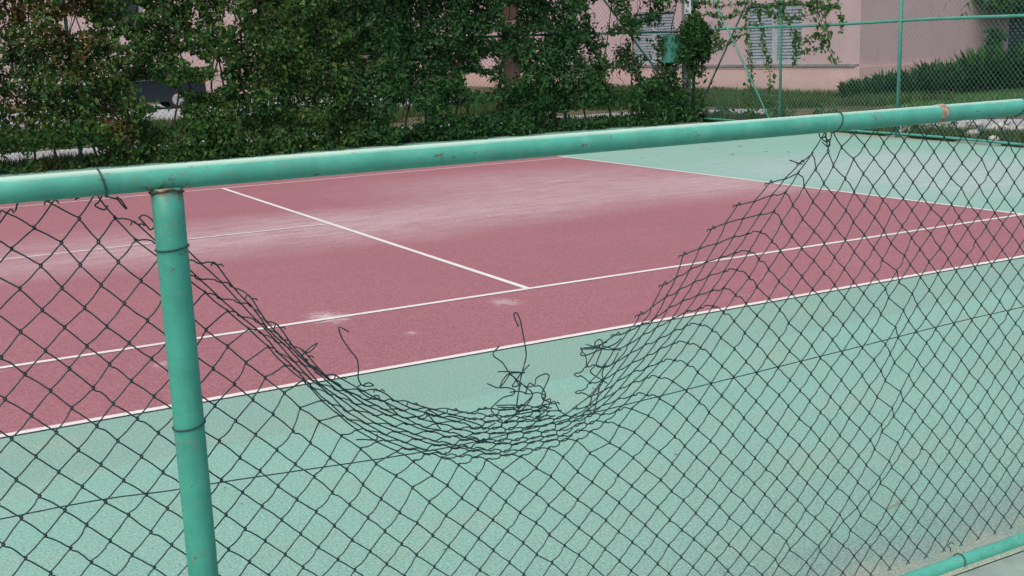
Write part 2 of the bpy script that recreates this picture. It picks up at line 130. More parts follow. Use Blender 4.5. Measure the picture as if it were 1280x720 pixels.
-14901,37,903,-14503,18,14334,-14468,-17,13466,-14481,-3,12610,-14387,4,11674,-14362,44,10765,-14323,-68,9881,-14314,71,9039,-14312,-137,8129,-14321,-1,7247,-14326,101,6379,-14332,-107,5525,
-14361,107,4663,-14366,-137,3781,-14386,157,2971,-14442,-158,2153,-14454,77,1353,-14475,0,465,-14050,0,14763,-14049,-15,13901,-14045,9,12992,-14066,7,12209,-14003,57,11233,-13924,-132,10385,
-13928,142,9508,-13943,-174,8627,-13937,1,7736,-13940,154,6836,-13952,-165,6008,-14003,164,5142,-13987,-152,4257,-13983,169,3410,-14035,-152,2605,-14024,60,1732,-14020,-2,912,-13623,33,14330,
-13618,1,13454,-13617,-9,12587,-13590,24,11728,-13589,-106,10826,-13514,135,9947,-13586,-142,9103,-13565,41,8201,-13527,187,7334,-13575,-141,6470,-13576,97,5598,-13586,-111,4773,-13599,77,3886,
-13602,-62,3052,-13579,2,2183,-13651,-1,1308,-13625,0,465,-13200,0,14766,-13210,-7,13906,-13200,16,13039,-13206,13,12178,-13218,-24,11327,-13134,56,10469,-13165,-87,9564,-13182,1,8691,
-13167,78,7784,-13201,-103,6946,-13181,94,6064,-13192,-40,5179,-13198,40,4372,-13174,-29,3491,-13167,18,2628,-13186,-21,1731,-13178,16,865,-12794,-3,14369,-12788,1,13474,-12822,-17,12584,
-12781,3,11708,-12753,38,10915,-12751,-25,10028,-12785,29,9127,-12759,59,8266,-12771,-36,7372,-12759,63,6507,-12751,-21,5659,-12771,31,4811,-12743,-24,3923,-12741,5,3060,-12743,-30,2187,
-12778,18,1320,-12775,0,465,-12350,0,14774,-12381,-20,13918,-12343,-3,13050,-12361,16,12157,-12320,19,11358,-12359,7,10463,-12342,-33,9558,-12339,54,8645,-12342,-13,7848,-12369,42,6952,
-12324,11,6078,-12328,19,5208,-12326,6,4315,-12346,-14,3474,-12351,6,2607,-12374,1,1762,-12360,10,862,-11948,-10,14325,-11920,21,13458,-11932,2,12613,-11865,16,11784,-11922,-24,10854,
-11952,-11,10034,-11937,-7,9165,-11930,-1,8234,-11942,-12,7359,-11905,10,6499,-11930,-10,5660,-11897,-3,4813,-11906,17,3958,-11917,-12,3059,-11935,10,2209,-11919,-1,1355,-11925,0,465,
-11500,0,14719,-11480,-3,13929,-11521,14,13029,-11468,-7,12209,-11520,4,11333,-11514,0,10458,-11507,18,9556,-11470,9,8698,-11531,9,7820,-11503,-6,6962,-11484,-33,6080,-11470,-25,5221,
-11489,15,4368,-11500,1,3493,-11497,1,2607,-11486,25,1771,-11487,24,920,-11054,23,14328,-11088,-14,13463,-11046,-3,12669,-11096,2,11755,-11114,-6,10855,-11099,0,10005,-11078,20,9134,
-11075,7,8267,-11078,10,7432,-11072,-11,6548,-11071,-2,5649,-11081,-22,4784,-11064,-33,3919,-11079,-6,3079,-11071,-5,2214,-11078,3,1345,-11075,0,465,-10650,0,14773,-10636,-15,13898,
-10618,7,13078,-10667,12,12187,-10650,9,11337,-10625,-6,10461,-10673,21,9567,-10690,-9,8746,-10679,-13,7842,-10653,7,6984,-10661,-37,6138,-10635,-4,5230,-10647,24,4348,-10648,5,3500,
-10638,0,2660,-10651,-2,1754,-10653,31,922,-10236,10,14338,-10181,-16,13517,-10235,-18,12649,-10217,-8,11736,-10261,1,10879,-10234,-18,10000,-10259,1,9146,-10238,7,8262,-10223,4,7397,
-10250,0,6513,-10243,-6,5687,-10189,44,4818,-10234,-5,3949,-10202,-7,3060,-10242,0,2208,-10234,-9,1331,-10225,0,465,-9800,0,14754,-9771,19,13960,-9811,14,13016,-9805,-4,12148,
-9797,-12,11309,-9798,31,10438,-9816,5,9587,-9821,3,8727,-9804,-2,7837,-9785,0,6971,-9806,-9,6129,-9766,-34,5226,-9804,-30,4394,-9791,8,3509,-9778,-3,2639,-9787,-2,1776,
-9789,7,896,-9298,-11,14411,-9381,-6,13484,-9364,25,12620,-9408,1,11739,-9395,-1,10893,-9403,22,9996,-9394,4,9163,-9370,-20,8294,-9390,8,7419,-9387,4,6557,-9353,-28,5689,
-9382,-7,4800,-9355,-10,3938,-9367,-7,3076,-9357,6,2199,-9386,14,1299,-9375,0,465,-8950,0,14880,-8930,-13,13928,-8940,2,13062,-8959,11,12156,-8971,21,11307,-8939,5,10448,
-8966,6,9586,-8949,-14,8723,-8925,-11,7852,-8954,-3,6981,-8935,11,6116,-8948,12,5241,-8955,-16,4363,-8981,8,3518,-8944,3,2622,-8950,-8,1765,-8946,-4,893,-8598,-13,14421,
-8553,6,13485,-8520,16,12627,-8533,-6,11743,-8508,-19,10880,-8515,19,10022,-8535,21,9161,-8530,-34,8267,-8518,25,7416,-8525,-13,6548,-8532,5,5680,-8513,1,4808,-8522,-7,3940,
-8498,-3,3048,-8525,3,2192,-8515,23,1345,-8525,0,465,-8100,0,14787,-8148,17,13955,-8107,2,13055,-8103,-26,12171,-8123,-14,11313,-8109,-19,10469,-8088,-4,9575,-8089,5,8704,
-8077,-8,7846,-8088,17,6977,-8117,-7,6138,-8091,-1,5247,-8080,18,4344,-8105,25,3496,-8076,15,2646,-8089,-10,1766,-8113,-11,920,-7680,5,14338,-7723,10,13507,-7671,15,12608,
-7681,-14,11741,-7728,6,10873,-7662,-6,9990,-7657,18,9155,-7654,-22,8303,-7688,-11,7450,-7685,-10,6574,-7706,11,5705,-7689,-15,4815,-7664,-29,3937,-7679,-22,3085,-7696,13,2195,
-7685,2,1305,-7675,0,465,-7250,0,14769,-7273,14,13904,-7289,10,13078,-7298,1,12187,-7253,-10,11310,-7264,-34,10479,-7251,-6,9604,-7246,11,8715,-7231,-7,7833,-7246,-17,7009,
-7252,17,6129,-7257,-15,5248,-7260,25,4409,-7211,7,3473,-7259,21,2621,-7255,-19,1760,-7248,9,883,-6846,-25,14346,-6838,3,13494,-6877,14,12663,-6834,-3,11758,-6831,6,10897,
-6803,26,10007,-6805,12,9138,-6819,-10,8293,-6825,3,7432,-6837,-12,6563,-6829,-11,5640,-6806,5,4809,-6818,-20,3970,-6822,4,3084,-6794,-16,2173,-6823,-13,1347,-6825,0,465,
-6400,0,14772,-6387,-51,13903,-6429,18,13054,-6446,-1,12255,-6402,-7,11319,-6394,2,10483,-6408,-1,9587,-6396,-6,8701,-6399,1,7840,-6396,8,7007,-6402,19,6112,-6385,-16,5205,
-6392,28,4383,-6403,-12,3501,-6403,11,2644,-6363,6,1749,-6404,12,911,-6034,21,14312,-5998,-20,13454,-6009,-24,12638,-6022,-15,11787,-5973,0,10888,-5965,-8,9986,-5952,32,9170,
-6006,4,8301,-5983,21,7430,-6002,-34,6599,-5985,19,5678,-5996,1,4813,-5945,-22,3936,-5959,13,3088,-5941,-6,2196,-5973,11,1327,-5975,0,465,-5550,0,14760,-5559,-8,13896,
-5575,-12,13043,-5551,-5,12201,-5597,25,11349,-5553,3,10427,-5531,-26,9583,-5551,40,8720,-5546,52,7852,-5561,-6,6978,-5561,-19,6127,-5524,14,5242,-5532,-22,4349,-5547,21,3494,
-5572,-2,2641,-5551,2,1783,-5565,-9,887,-5142,-9,14331,-5121,-1,13499,-5136,21,12621,-5117,4,11729,-5111,-4,10935,-5105,0,10025,-5154,18,9119,-5101,-11,8326,-5138,-26,7411,
-5142,-9,6574,-5106,9,5686,-5113,15,4820,-5115,-13,3950,-5135,-5,3085,-5134,12,2196,-5102,-16,1323,-5125,0,465,-4700,0,14748,-4692,-8,13902,-4702,29,13061,-4699,10,12200,
-4684,8,11313,-4743,9,10475,-4695,-20,9588,-4673,13,8704,-4698,9,7857,-4693,-19,6966,-4714,3,6089,-4679,18,5242,-4712,-60,4391,-4681,11,3486,-4727,19,2652,-4712,10,1761,
-4708,-18,892,-4271,11,14316,-4251,9,13476,-4268,24,12630,-4238,48,11759,-4286,-17,10856,-4299,3,10054,-4278,-11,9151,-4261,5,8293,-4262,20,7394,-4263,-1,6531,-4296,8,5678,
-4288,15,4820,-4248,-3,3903,-4306,-4,3081,-4303,-19,2178,-4273,15,1330,-4275,0,465,-3850,0,14768,-3831,-20,13927,-3863,-1,13055,-3846,-4,12192,-3820,-14,11326,-3875,-2,10454,
-3852,-9,9633,-3852,11,8706,-3862,34,7829,-3831,23,6999,-3831,-17,6118,-3835,4,5232,-3866,4,4392,-3854,-11,3509,-3878,2,2684,-3876,23,1772,-3881,-8,902,-3433,-12,14336,
-3408,18,13502,-3401,-11,12631,-3432,24,11743,-3418,-5,10892,-3406,-28,10021,-3447,-1,9155,-3439,-8,8266,-3429,12,7419,-3402,19,6553,-3427,-8,5655,-3417,21,4789,-3430,-2,3927,
-3432,-23,3078,-3420,-6,2208,-3420,-5,1302,-3425,0,465,-3000,0,14794,-3003,-9,13935,-3004,2,13047,-3000,-5,12199,-3009,-39,11356,-2975,-8,10464,-2995,28,9583,-3045,-30,8731,
-3007,29,7846,-3006,-13,6996,-3038,-5,6108,-2999,6,5221,-2990,-23,4366,-3034,-11,3498,-3010,3,2617,-3021,-27,1771,-2992,27,881,-2600,-2,14388,-2558,11,13481,-2596,-13,12604,
-2574,-12,11752,-2601,-19,10872,-2607,19,9980,-2580,-14,9144,-2568,24,8300,-2559,9,7433,-2562,-9,6555,-2572,22,5663,-2570,6,4793,-2612,-28,3966,-2581,-7,3080,-2581,-15,2219,
-2559,-21,1319,-2575,0,465,-2150,0,14773,-2147,19,13921,-2159,8,13048,-2159,5,12171,-2163,10,11332,-2155,-13,10438,-2154,24,9584,-2116,-7,8715,-2174,-20,7884,-2161,-18,7008,
-2168,-23,6139,-2143,-2,5236,-2124,-19,4363,-2139,11,3524,-2147,-6,2644,-2144,0,1746,-2188,-6,892,-1700,21,14353,-1732,10,13507,-1744,4,12628,-1732,5,11741,-1725,-1,10901,
-1714,8,10024,-1729,-20,9126,-1733,15,8291,-1735,0,7468,-1728,-8,6545,-1699,0,5667,-1709,9,4819,-1721,-9,3942,-1717,-7,3085,-1711,39,2229,-1732,2,1346,-1725,0,465,
-1300,0,14809,-1277,-2,13935,-1302,44,13053,-1252,-12,12212,-1332,11,11293,-1281,17,10447,-1299,-18,9575,-1290,16,8730,-1305,0,7839,-1302,34,6998,-1301,10,6153,-1271,17,5254,
-1294,1,4351,-1273,21,3507,-1312,-11,2633,-1268,17,1775,-1313,-12,914,-884,-3,14356,-865,10,13514,-864,-29,12636,-840,13,11757,-873,-45,10918,-891,17,10059,-878,11,9164,
-878,-19,8289,-842,-16,7446,-877,12,6573,-873,10,5662,-867,2,4837,-870,-14,3947,-858,-21,3068,-868,-26,2205,-893,-22,1368,-875,0,465,-450,0,14774,-434,-21,13946,
-444,2,13073,-446,16,12213,-421,4,11319,-461,1,10466,-440,-11,9574,-441,-14,8759,-458,-12,7817,-454,-6,6995,-430,13,6122,-447,-22,5237,-444,-16,4386,-441,-3,3508,
-440,6,2634,-447,-18,1725,-445,-11,890,-1,13,14348,-11,7,13525,-29,9,12625,-36,-23,11760,-14,-24,10878,-24,-9,10043,-13,3,9146,-14,9,8294,-31,-6,7424,
-26,-7,6519,-37,27,5677,-33,7,4821,-8,15,3957,-5,-17,3082,-48,15,2232,-6,-1,1351,-25,0,465,400,0,14781,419,45,13931,381,1,13071,392,1,12201,
420,-7,11317,422,25,10470,398,-4,9598,377,14,8698,421,-5,7841,446,-8,6996,441,-21,6086,418,-37,5264,398,-13,4397,424,-34,3500,402,-9,2655,396,-3,1768,
385,-13,894,865,8,14405,831,15,13544,813,-1,12663,826,-4,11779,835,6,10906,823,2,10011,814,-6,9169,829,-3,8282,849,-18,7417,821,5,6562,800,7,5674,
793,23,4823,824,9,3948,832,21,3103,820,11,2209,819,2,1339,825,0,465,1250,0,14826,1242,-5,13925,1212,7,13077,1235,1,12185,1273,22,11359,1263,-5,10456,
1233,1,9605,1257,16,8728,1270,-13,7875,1272,-6,6989,1235,27,6141,1267,-7,5255,1241,-17,4383,1248,-8,3496,1251,1,2629,1255,12,1765,1254,-2,910,1676,2,14339,
1680,-21,13531,1672,18,12663,1654,8,11780,1677,-37,10898,1695,-8,10039,1682,14,9158,1657,25,8282,1673,-13,7439,1704,12,6542,1677,-24,5688,1645,44,4812,1688,-11,3935,
1676,10,3071,1689,13,2215,1680,-13,1335,1675,0,465,2100,0,14796,2080,-11,13943,2113,-13,13060,2096,-13,12204,2133,-4,11358,2114,-2,10459,2108,2,9621,2099,12,8715,
2103,3,7875,2135,27,6992,2124,16,6120,2123,-12,5245,2090,21,4380,2087,1,3491,2085,-4,2644,2106,17,1778,2111,-19,900,2481,14,14359,2513,-1,13488,2538,-29,12607,
2513,0,11780,2520,27,10909,2511,9,10008,2543,2,9174,2506,29,8317,2545,-9,7410,2534,-1,6565,2510,6,5680,2558,6,4797,2549,-24,3949,2536,-7,3081,2526,1,2176,
2521,5,1320,2525,0,465,2950,0,14765,2943,-15,13958,2943,-8,13099,2940,15,12224,2967,14,11355,2934,-5,10469,2946,-5,9587,2944,9,8714,2956,-23,7858,2961,28,6997,
2941,-16,6115,2966,-23,5260,2947,18,4379,2954,5,3510,2943,-1,2635,2958,3,1750,2959,24,891,3367,83,14372,3387,6,13541,3351,17,12654,3412,-7,11741,3390,-8,10888,
3379,-7,10001,3404,3,9138,3380,-3,8297,3373,0,7436,3353,15,6533,3385,2,5675,3366,-4,4830,3396,-8,3965,3367,6,3053,3379,-1,2214,3371,19,1327,3375,0,465,
3800,0,14775,3804,-9,13927,3820,15,13074,3793,14,12229,3813,-1,11350,3825,-21,10464,3810,-13,9601,3788,-18,8700,3790,-10,7857,3783,28,6957,3809,-27,6141,3795,9,5244,
3806,-26,4358,3780,27,3507,3811,13,2641,3786,-15,1788,3831,-1,924,4225,0,14385,4225,0,13515,4225,0,12645,4225,0,11775,4225,0,10905,4225,0,10035,4225,0,9165,
4225,0,8295,4225,0,7425,4225,0,6555,4225,0,5685,4225,0,4815,4225,0,3945,4225,0,3075,4225,0,2205,4225,0,1335,4225,0,465,4650,0,14796,4650,0,13950,
4650,0,13080,4650,0,12210,4650,0,11340,4650,0,10470,4650,0,9600,4650,0,8730,4650,0,7860,4650,0,6990,4650,0,6120,4650,0,5250,4650,0,4380,4650,0,3510,
4650,0,2640,4650,0,1770,4650,0,900]
STRANDS=[[(-2.7213, 1.0621), (-2.7283, 1.0816), (-2.7303, 1.0957), (-2.7226, 1.0969), (-2.7154, 1.082), (-2.7041, 1.0363), (-2.693, 0.9831), (-2.6982, 0.9558), (-2.7138, 0.916), (-2.7318, 0.8528), (-2.7253, 0.8872), (-2.7113, 0.9108)], [(-2.7768, 1.0198), (-2.7993, 1.0027), (-2.7784, 0.9808), (-2.7615, 0.9547), (-2.7443, 0.9354), (-2.7115, 0.9061), (-2.6904, 0.9095), (-2.6794, 0.9218), (-2.6552, 0.9296), (-2.6421, 0.9226), (-2.648, 0.9045), (-2.6623, 0.8759), (-2.6576, 0.8583), (-2.6388, 0.8587), (-2.6447, 0.8415), (-2.6615, 0.8205), (-2.6726, 0.8105), (-2.6592, 0.8104), (-2.6534, 0.8214)], [(-2.7846, 0.954), (-2.7668, 0.9509), (-2.7102, 0.9413), (-2.7619, 0.9468), (-2.7886, 0.9197), (-2.7779, 0.9318), (-2.7593, 0.9473), (-2.7321, 0.9144), (-2.7503, 0.9129), (-2.7367, 0.9294), (-2.7181, 0.9403), (-2.6913, 0.957)], [(-2.8137, 0.9278), (-2.7888, 0.9141), (-2.7583, 0.9073), (-2.7354, 0.8962), (-2.7359, 0.8821), (-2.7645, 0.8802), (-2.7856, 0.8676), (-2.7989, 0.8559), (-2.7919, 0.8404), (-2.7646, 0.8139)], [(-2.751, 0.8942), (-2.7174, 0.8882), (-2.6864, 0.8731), (-2.6598, 0.8731), (-2.6361, 0.8592), (-2.6391, 0.8501), (-2.6179, 0.8365), (-2.5989, 0.833), (-2.5886, 0.8091), (-2.5807, 0.8003), (-2.548, 0.7793)], [(-2.7046, 0.8788), (-2.6931, 0.9076), (-2.675, 0.8949), (-2.6565, 0.8916), (-2.6386, 0.8644), (-2.6529, 0.8382), (-2.6615, 0.8205)], [(-2.7858, 0.8629), (-2.7266, 0.8519), (-2.7217, 0.8438), (-2.7809, 0.8573)], [(-2.6864, 0.8731), (-2.6975, 0.856), (-2.7246, 0.8372), (-2.7223, 0.8272), (-2.6668, 0.8239), (-2.5913, 0.8121)], [(-2.7115, 0.9061), (-2.6863, 0.8755), (-2.7219, 0.8367), (-2.7672, 0.8144), (-2.7829, 0.8079)], [(-2.526, 0.9874), (-2.5041, 0.9791), (-2.4708, 0.9665), (-2.4199, 0.956)], [(-2.4023, 0.9802), (-2.4254, 0.9691), (-2.4709, 0.9617), (-2.5158, 0.9519), (-2.5313, 0.9559), (-2.5266, 0.9634), (-2.5154, 0.9688), (-2.4876, 0.9668), (-2.4367, 0.9709)], [(-2.4875, 0.9692), (-2.4872, 0.9837), (-2.4731, 0.9887), (-2.4649, 0.9777), (-2.4738, 0.9573), (-2.4913, 0.926), (-2.4803, 0.9169), (-2.4491, 0.918), (-2.4257, 0.9496)], [(-2.4914, 0.9212), (-2.503, 0.9036), (-2.467, 0.8754), (-2.4547, 0.8658)], [(-2.4536, 0.9222), (-2.461, 0.8915), (-2.4587, 0.8665), (-2.4905, 0.8376), (-2.4994, 0.8195), (-2.5054, 0.8008), (-2.4916, 0.7908), (-2.4673, 0.8631)], [(-3.1735, 1.1173), (-3.1938, 1.1304), (-3.1866, 1.1029), (-3.1734, 1.0743), (-3.1568, 1.0479), (-3.1543, 1.0206), (-3.1567, 1.003), (-3.1487, 0.9836), (-3.1335, 0.9779), (-3.118, 0.9764), (-3.1299, 0.9852), (-3.1456, 0.9831)], [(-3.1487, 0.9836), (-3.1556, 0.9728), (-3.1293, 0.9469), (-3.1077, 0.9399), (-3.1041, 0.9466), (-3.1196, 0.9512), (-3.1294, 0.9439)], [(-3.0925, 0.931), (-3.0687, 0.902), (-3.0441, 0.8819), (-2.9922, 0.8751), (-2.9783, 0.8881), (-2.9397, 0.8619), (-2.913, 0.8568), (-2.839, 0.8232), (-2.8257, 0.8077), (-2.7902, 0.817)], [(-2.9792, 0.8726), (-2.985, 0.8862), (-2.9665, 0.8607), (-2.9479, 0.8337)], [(-3.1698, 0.851), (-3.1483, 0.8455), (-3.1172, 0.8386), (-3.1102, 0.8483)], [(-3.2886, 1.0898), (-3.2714, 1.0842), (-3.2496, 1.101), (-3.265, 1.0918), (-3.2896, 1.0755)], [(-1.7822, 1.3979), (-1.8035, 1.4042), (-1.8276, 1.4128)], [(-3.7882, 1.4834), (-3.8431, 1.4885), (-3.857, 1.4706)], [(-3.745, 1.4859), (-3.7483, 1.4845), (-3.7292, 1.4893), (-3.7423, 1.4823), (-3.7129, 1.496)], [(-3.6899, 1.4907), (-3.6752, 1.4794), (-3.6554, 1.4709), (-3.6484, 1.4602), (-3.6382, 1.4492), (-3.649, 1.4703), (-3.658, 1.4761)], [(-3.6206, 1.4306), (-3.6102, 1.4363), (-3.5978, 1.4282), (-3.5926, 1.4141), (-3.6001, 1.4047), (-3.6118, 1.4195), (-3.6235, 1.4342)], [(-1.7021, 1.4834), (-1.6923, 1.4668), (-1.6737, 1.4655), (-1.6544, 1.4458), (-1.6603, 1.437), (-1.6795, 1.4521)]]

R = math.radians
C = bpy.context.scene.collection
rnd = random.Random(11)
rng = np.random.default_rng(11)

# ------------------------------------------------------------------ helpers
class MB:
    """collects verts and faces of ONE mesh object"""
    def __init__(s): s.v = []; s.f = []; s.m = []
    def add(s, vs, fs, mi=0):
        o = len(s.v); s.v += [tuple(map(float, q)) for q in vs]
        for f in fs: s.f.append(tuple(i + o for i in f)); s.m.append(mi)
    def box(s, a, b, mi=0):
        x0, y0, z0 = a; x1, y1, z1 = b
        s.add([(x0,y0,z0),(x1,y0,z0),(x1,y1,z0),(x0,y1,z0),(x0,y0,z1),(x1,y0,z1),(x1,y1,z1),(x0,y1,z1)],
              [(0,3,2,1),(4,5,6,7),(0,1,5,4),(1,2,6,5),(2,3,7,6),(3,0,4,7)], mi)
    def quad(s, a, b, c, d, mi=0): s.add([a,b,c,d], [(0,1,2,3)], mi)
    def tube(s, pts, r, n=8, cap=True, mi=0):
        P = np.array(pts, float); m = len(P)
        rr = np.full(m, r) if np.isscalar(r) else np.array(r, float)
        T = np.gradient(P, axis=0); T /= (np.linalg.norm(T, axis=1)[:, None] + 1e-12)
        up = np.array([0.31, 0.22, 0.93]) if abs(T[0] @ np.array([0.31,0.22,0.93])) < .9 else np.array([1., 0, 0])
        a = np.cross(T[0], up); a /= np.linalg.norm(a)
        vs = []
        for i in range(m):
            a = a - T[i] * (a @ T[i]); a /= (np.linalg.norm(a) + 1e-12)
            b = np.cross(T[i], a)
            for k in range(n):
                t = 2 * math.pi * k / n
                vs.append(P[i] + rr[i] * (math.cos(t) * a + math.sin(t) * b))
        fs = []
        for i in range(m - 1):
            for k in range(n):
                k2 = (k + 1) % n
                fs.append((i*n+k, i*n+k2, (i+1)*n+k2, (i+1)*n+k))
        if cap:
            fs.append(tuple(range(n))[::-1]); fs.append(tuple((m-1)*n + k for k in range(n)))
        s.add(vs, fs, mi)
    def build(s, name, mat, parent=None, smooth=False, base=None):
        me = bpy.data.meshes.new(name)
        base = np.array(base if base is not None else (parent_base(parent) if parent else (0,0,0)), float)
        me.from_pydata([tuple(np.array(q) - base) for q in s.v], [], s.f)
        for q in (mat if isinstance(mat, list) else [mat]): me.materials.append(q)
        if isinstance(mat, list): me.polygons.foreach_set('material_index', s.m)
        if smooth: me.polygons.foreach_set('use_smooth', [True] * len(me.polygons))
        me.update()
        o = bpy.data.objects.new(name, me); C.objects.link(o)
        if parent: o.parent = parent
        else: o.location = base
        return o
BASE = {}
def parent_base(p):
    t = np.zeros(3)
    while p is not None:
        t += np.array(p.location); p = p.parent
    return t
def npmesh(name, V, F, mat, parent=None, smooth=False):
    """fast mesh from arrays: F is (n,3) or (n,4)"""
    base = parent_base(parent) if parent else np.zeros(3)
    V = np.asarray(V, np.float32) - base.astype(np.float32)
    me = bpy.data.meshes.new(name); F = np.asarray(F, np.int32); k = F.shape[1]
    me.vertices.add(len(V)); me.vertices.foreach_set('co', V.ravel())
    me.loops.add(F.size); me.loops.foreach_set('vertex_index', F.ravel())
    me.polygons.add(len(F)); me.polygons.foreach_set('loop_start', np.arange(0, F.size, k, dtype=np.int32))
    if smooth: me.polygons.foreach_set('use_smooth', np.ones(len(F), bool))
    me.materials.append(mat); me.update(calc_edges=True); me.validate()
    o = bpy.data.objects.new(name, me); C.objects.link(o)
    if parent: o.parent = parent
    return o
def tag(o, label=None, cat=None, group=None, kind=None):
    if label: o['label'] = label
    if cat: o['category'] = cat
    if group: o['group'] = group
    if kind: o['kind'] = kind
    return o
def thing(name, loc, label, cat, group=None):
    o = bpy.data.objects.new(name, None); C.objects.link(o); o.location = loc; o.empty_display_size = .2
    return tag(o, label, cat, group)
def copy_tree(o, parent=None):
    c = o.copy(); C.objects.link(c)
    if parent: c.parent = parent
    for ch in list(o.children): copy_tree(ch, c)
    return c

# ------------------------------------------------------------------ materials
def newmat(name, rough=.6, spec=.4, metal=0):
    m = bpy.data.materials.new(name); m.use_nodes = True
    nt = m.node_tree; b = nt.nodes['Principled BSDF']
    b.inputs['Roughness'].default_value = rough; b.inputs['Specular IOR Level'].default_value = spec
    b.inputs['Metallic'].default_value = metal
    return m, nt, b
def N(nt, t, **kw):
    n = nt.nodes.new(t)
    for k, v in kw.items(): setattr(n, k, v)
    return n
def pos(nt): return N(nt, 'ShaderNodeNewGeometry').outputs['Position']
def mapping(nt, vec, scale=(1,1,1), rot=(0,0,0), loc=(0,0,0)):
    n = N(nt, 'ShaderNodeMapping'); nt.links.new(vec, n.inputs[0])
    n.inputs['Scale'].default_value = scale; n.inputs['Rotation'].default_value = rot; n.inputs['Location'].default_value = loc
    return n.outputs[0]
def noise(nt, vec, scale, detail=4, rough=.55):
    n = N(nt, 'ShaderNodeTexNoise'); nt.links.new(vec, n.inputs['Vector'])
    n.inputs['Scale'].default_value = scale; n.inputs['Detail'].default_value = detail; n.inputs['Roughness'].default_value = rough
    return n.outputs['Fac']
def rng_(nt, v, a, b, c=0., d=1.):
    n = N(nt, 'ShaderNodeMapRange'); n.clamp = True; nt.links.new(v, n.inputs[0])
    for i, q in enumerate((a, b, c, d)): n.inputs[i+1].default_value = q
    return n.outputs[0]
def math_(nt, op, a, b=None):
    n = N(nt, 'ShaderNodeMath', operation=op)
    for i, q in enumerate((a, b)):
        if q is None: continue
        if isinstance(q, (int, float)): n.inputs[i].default_value = q
        else: nt.links.new(q, n.inputs[i])
    return n.outputs[0]
def mix(nt, f, a, b, blend='MIX'):
    n = N(nt, 'ShaderNodeMix', data_type='RGBA', blend_type=blend)
    for s, q in (('Factor', f), ('A', a), ('B', b)):
        i = [x for x in n.inputs if x.name == s and (x.type == 'RGBA' or s == 'Factor')][0]
        if isinstance(q, (int, float)): i.default_value = q
        elif isinstance(q, tuple): i.default_value = q + (1,) if len(q) == 3 else q
        else: nt.links.new(q, i)
    return [x for x in n.outputs if x.type == 'RGBA'][0]
def sep(nt, vec):
    n = N(nt, 'ShaderNodeSeparateXYZ'); nt.links.new(vec, n.inputs[0]); return n.outputs
def setcol(nt, b, c):
    if isinstance(c, tuple): b.inputs['Base Color'].default_value = c + (1,)
    else: nt.links.new(c, b.inputs['Base Color'])
def bump(nt, b, h, strength=.3, dist=.01):
    n = N(nt, 'ShaderNodeBump'); n.inputs['Strength'].default_value = strength; n.inputs['Distance'].default_value = dist
    nt.links.new(h, n.inputs['Height']); nt.links.new(n.outputs[0], b.inputs['Normal'])
def ramp(nt, v, stops):
    n = N(nt, 'ShaderNodeValToRGB'); nt.links.new(v, n.inputs[0]); e = n.color_ramp.elements
    while len(e) < len(stops): e.new(.5)
    for q, (p_, c) in zip(e, stops): q.position = p_; q.color = c + (1,)
    return n.outputs[0]
def plain(name, col, rough=.6, var=.12, scale=8, spec=.4, metal=0):
    m, nt, b = newmat(name, rough, spec, metal)
    n = noise(nt, pos(nt), scale, 5)
    setcol(nt, b, mix(nt, rng_(nt, n, .3, .7), tuple(q*(1-var) for q in col), tuple(min(1, q*(1+var)) for q in col)))
    return m
def band(nt, v, lo, hi, soft):
    return math_(nt, 'MULTIPLY', rng_(nt, v, lo - soft, lo + soft), rng_(nt, v, hi - soft, hi + soft, 1, 0))

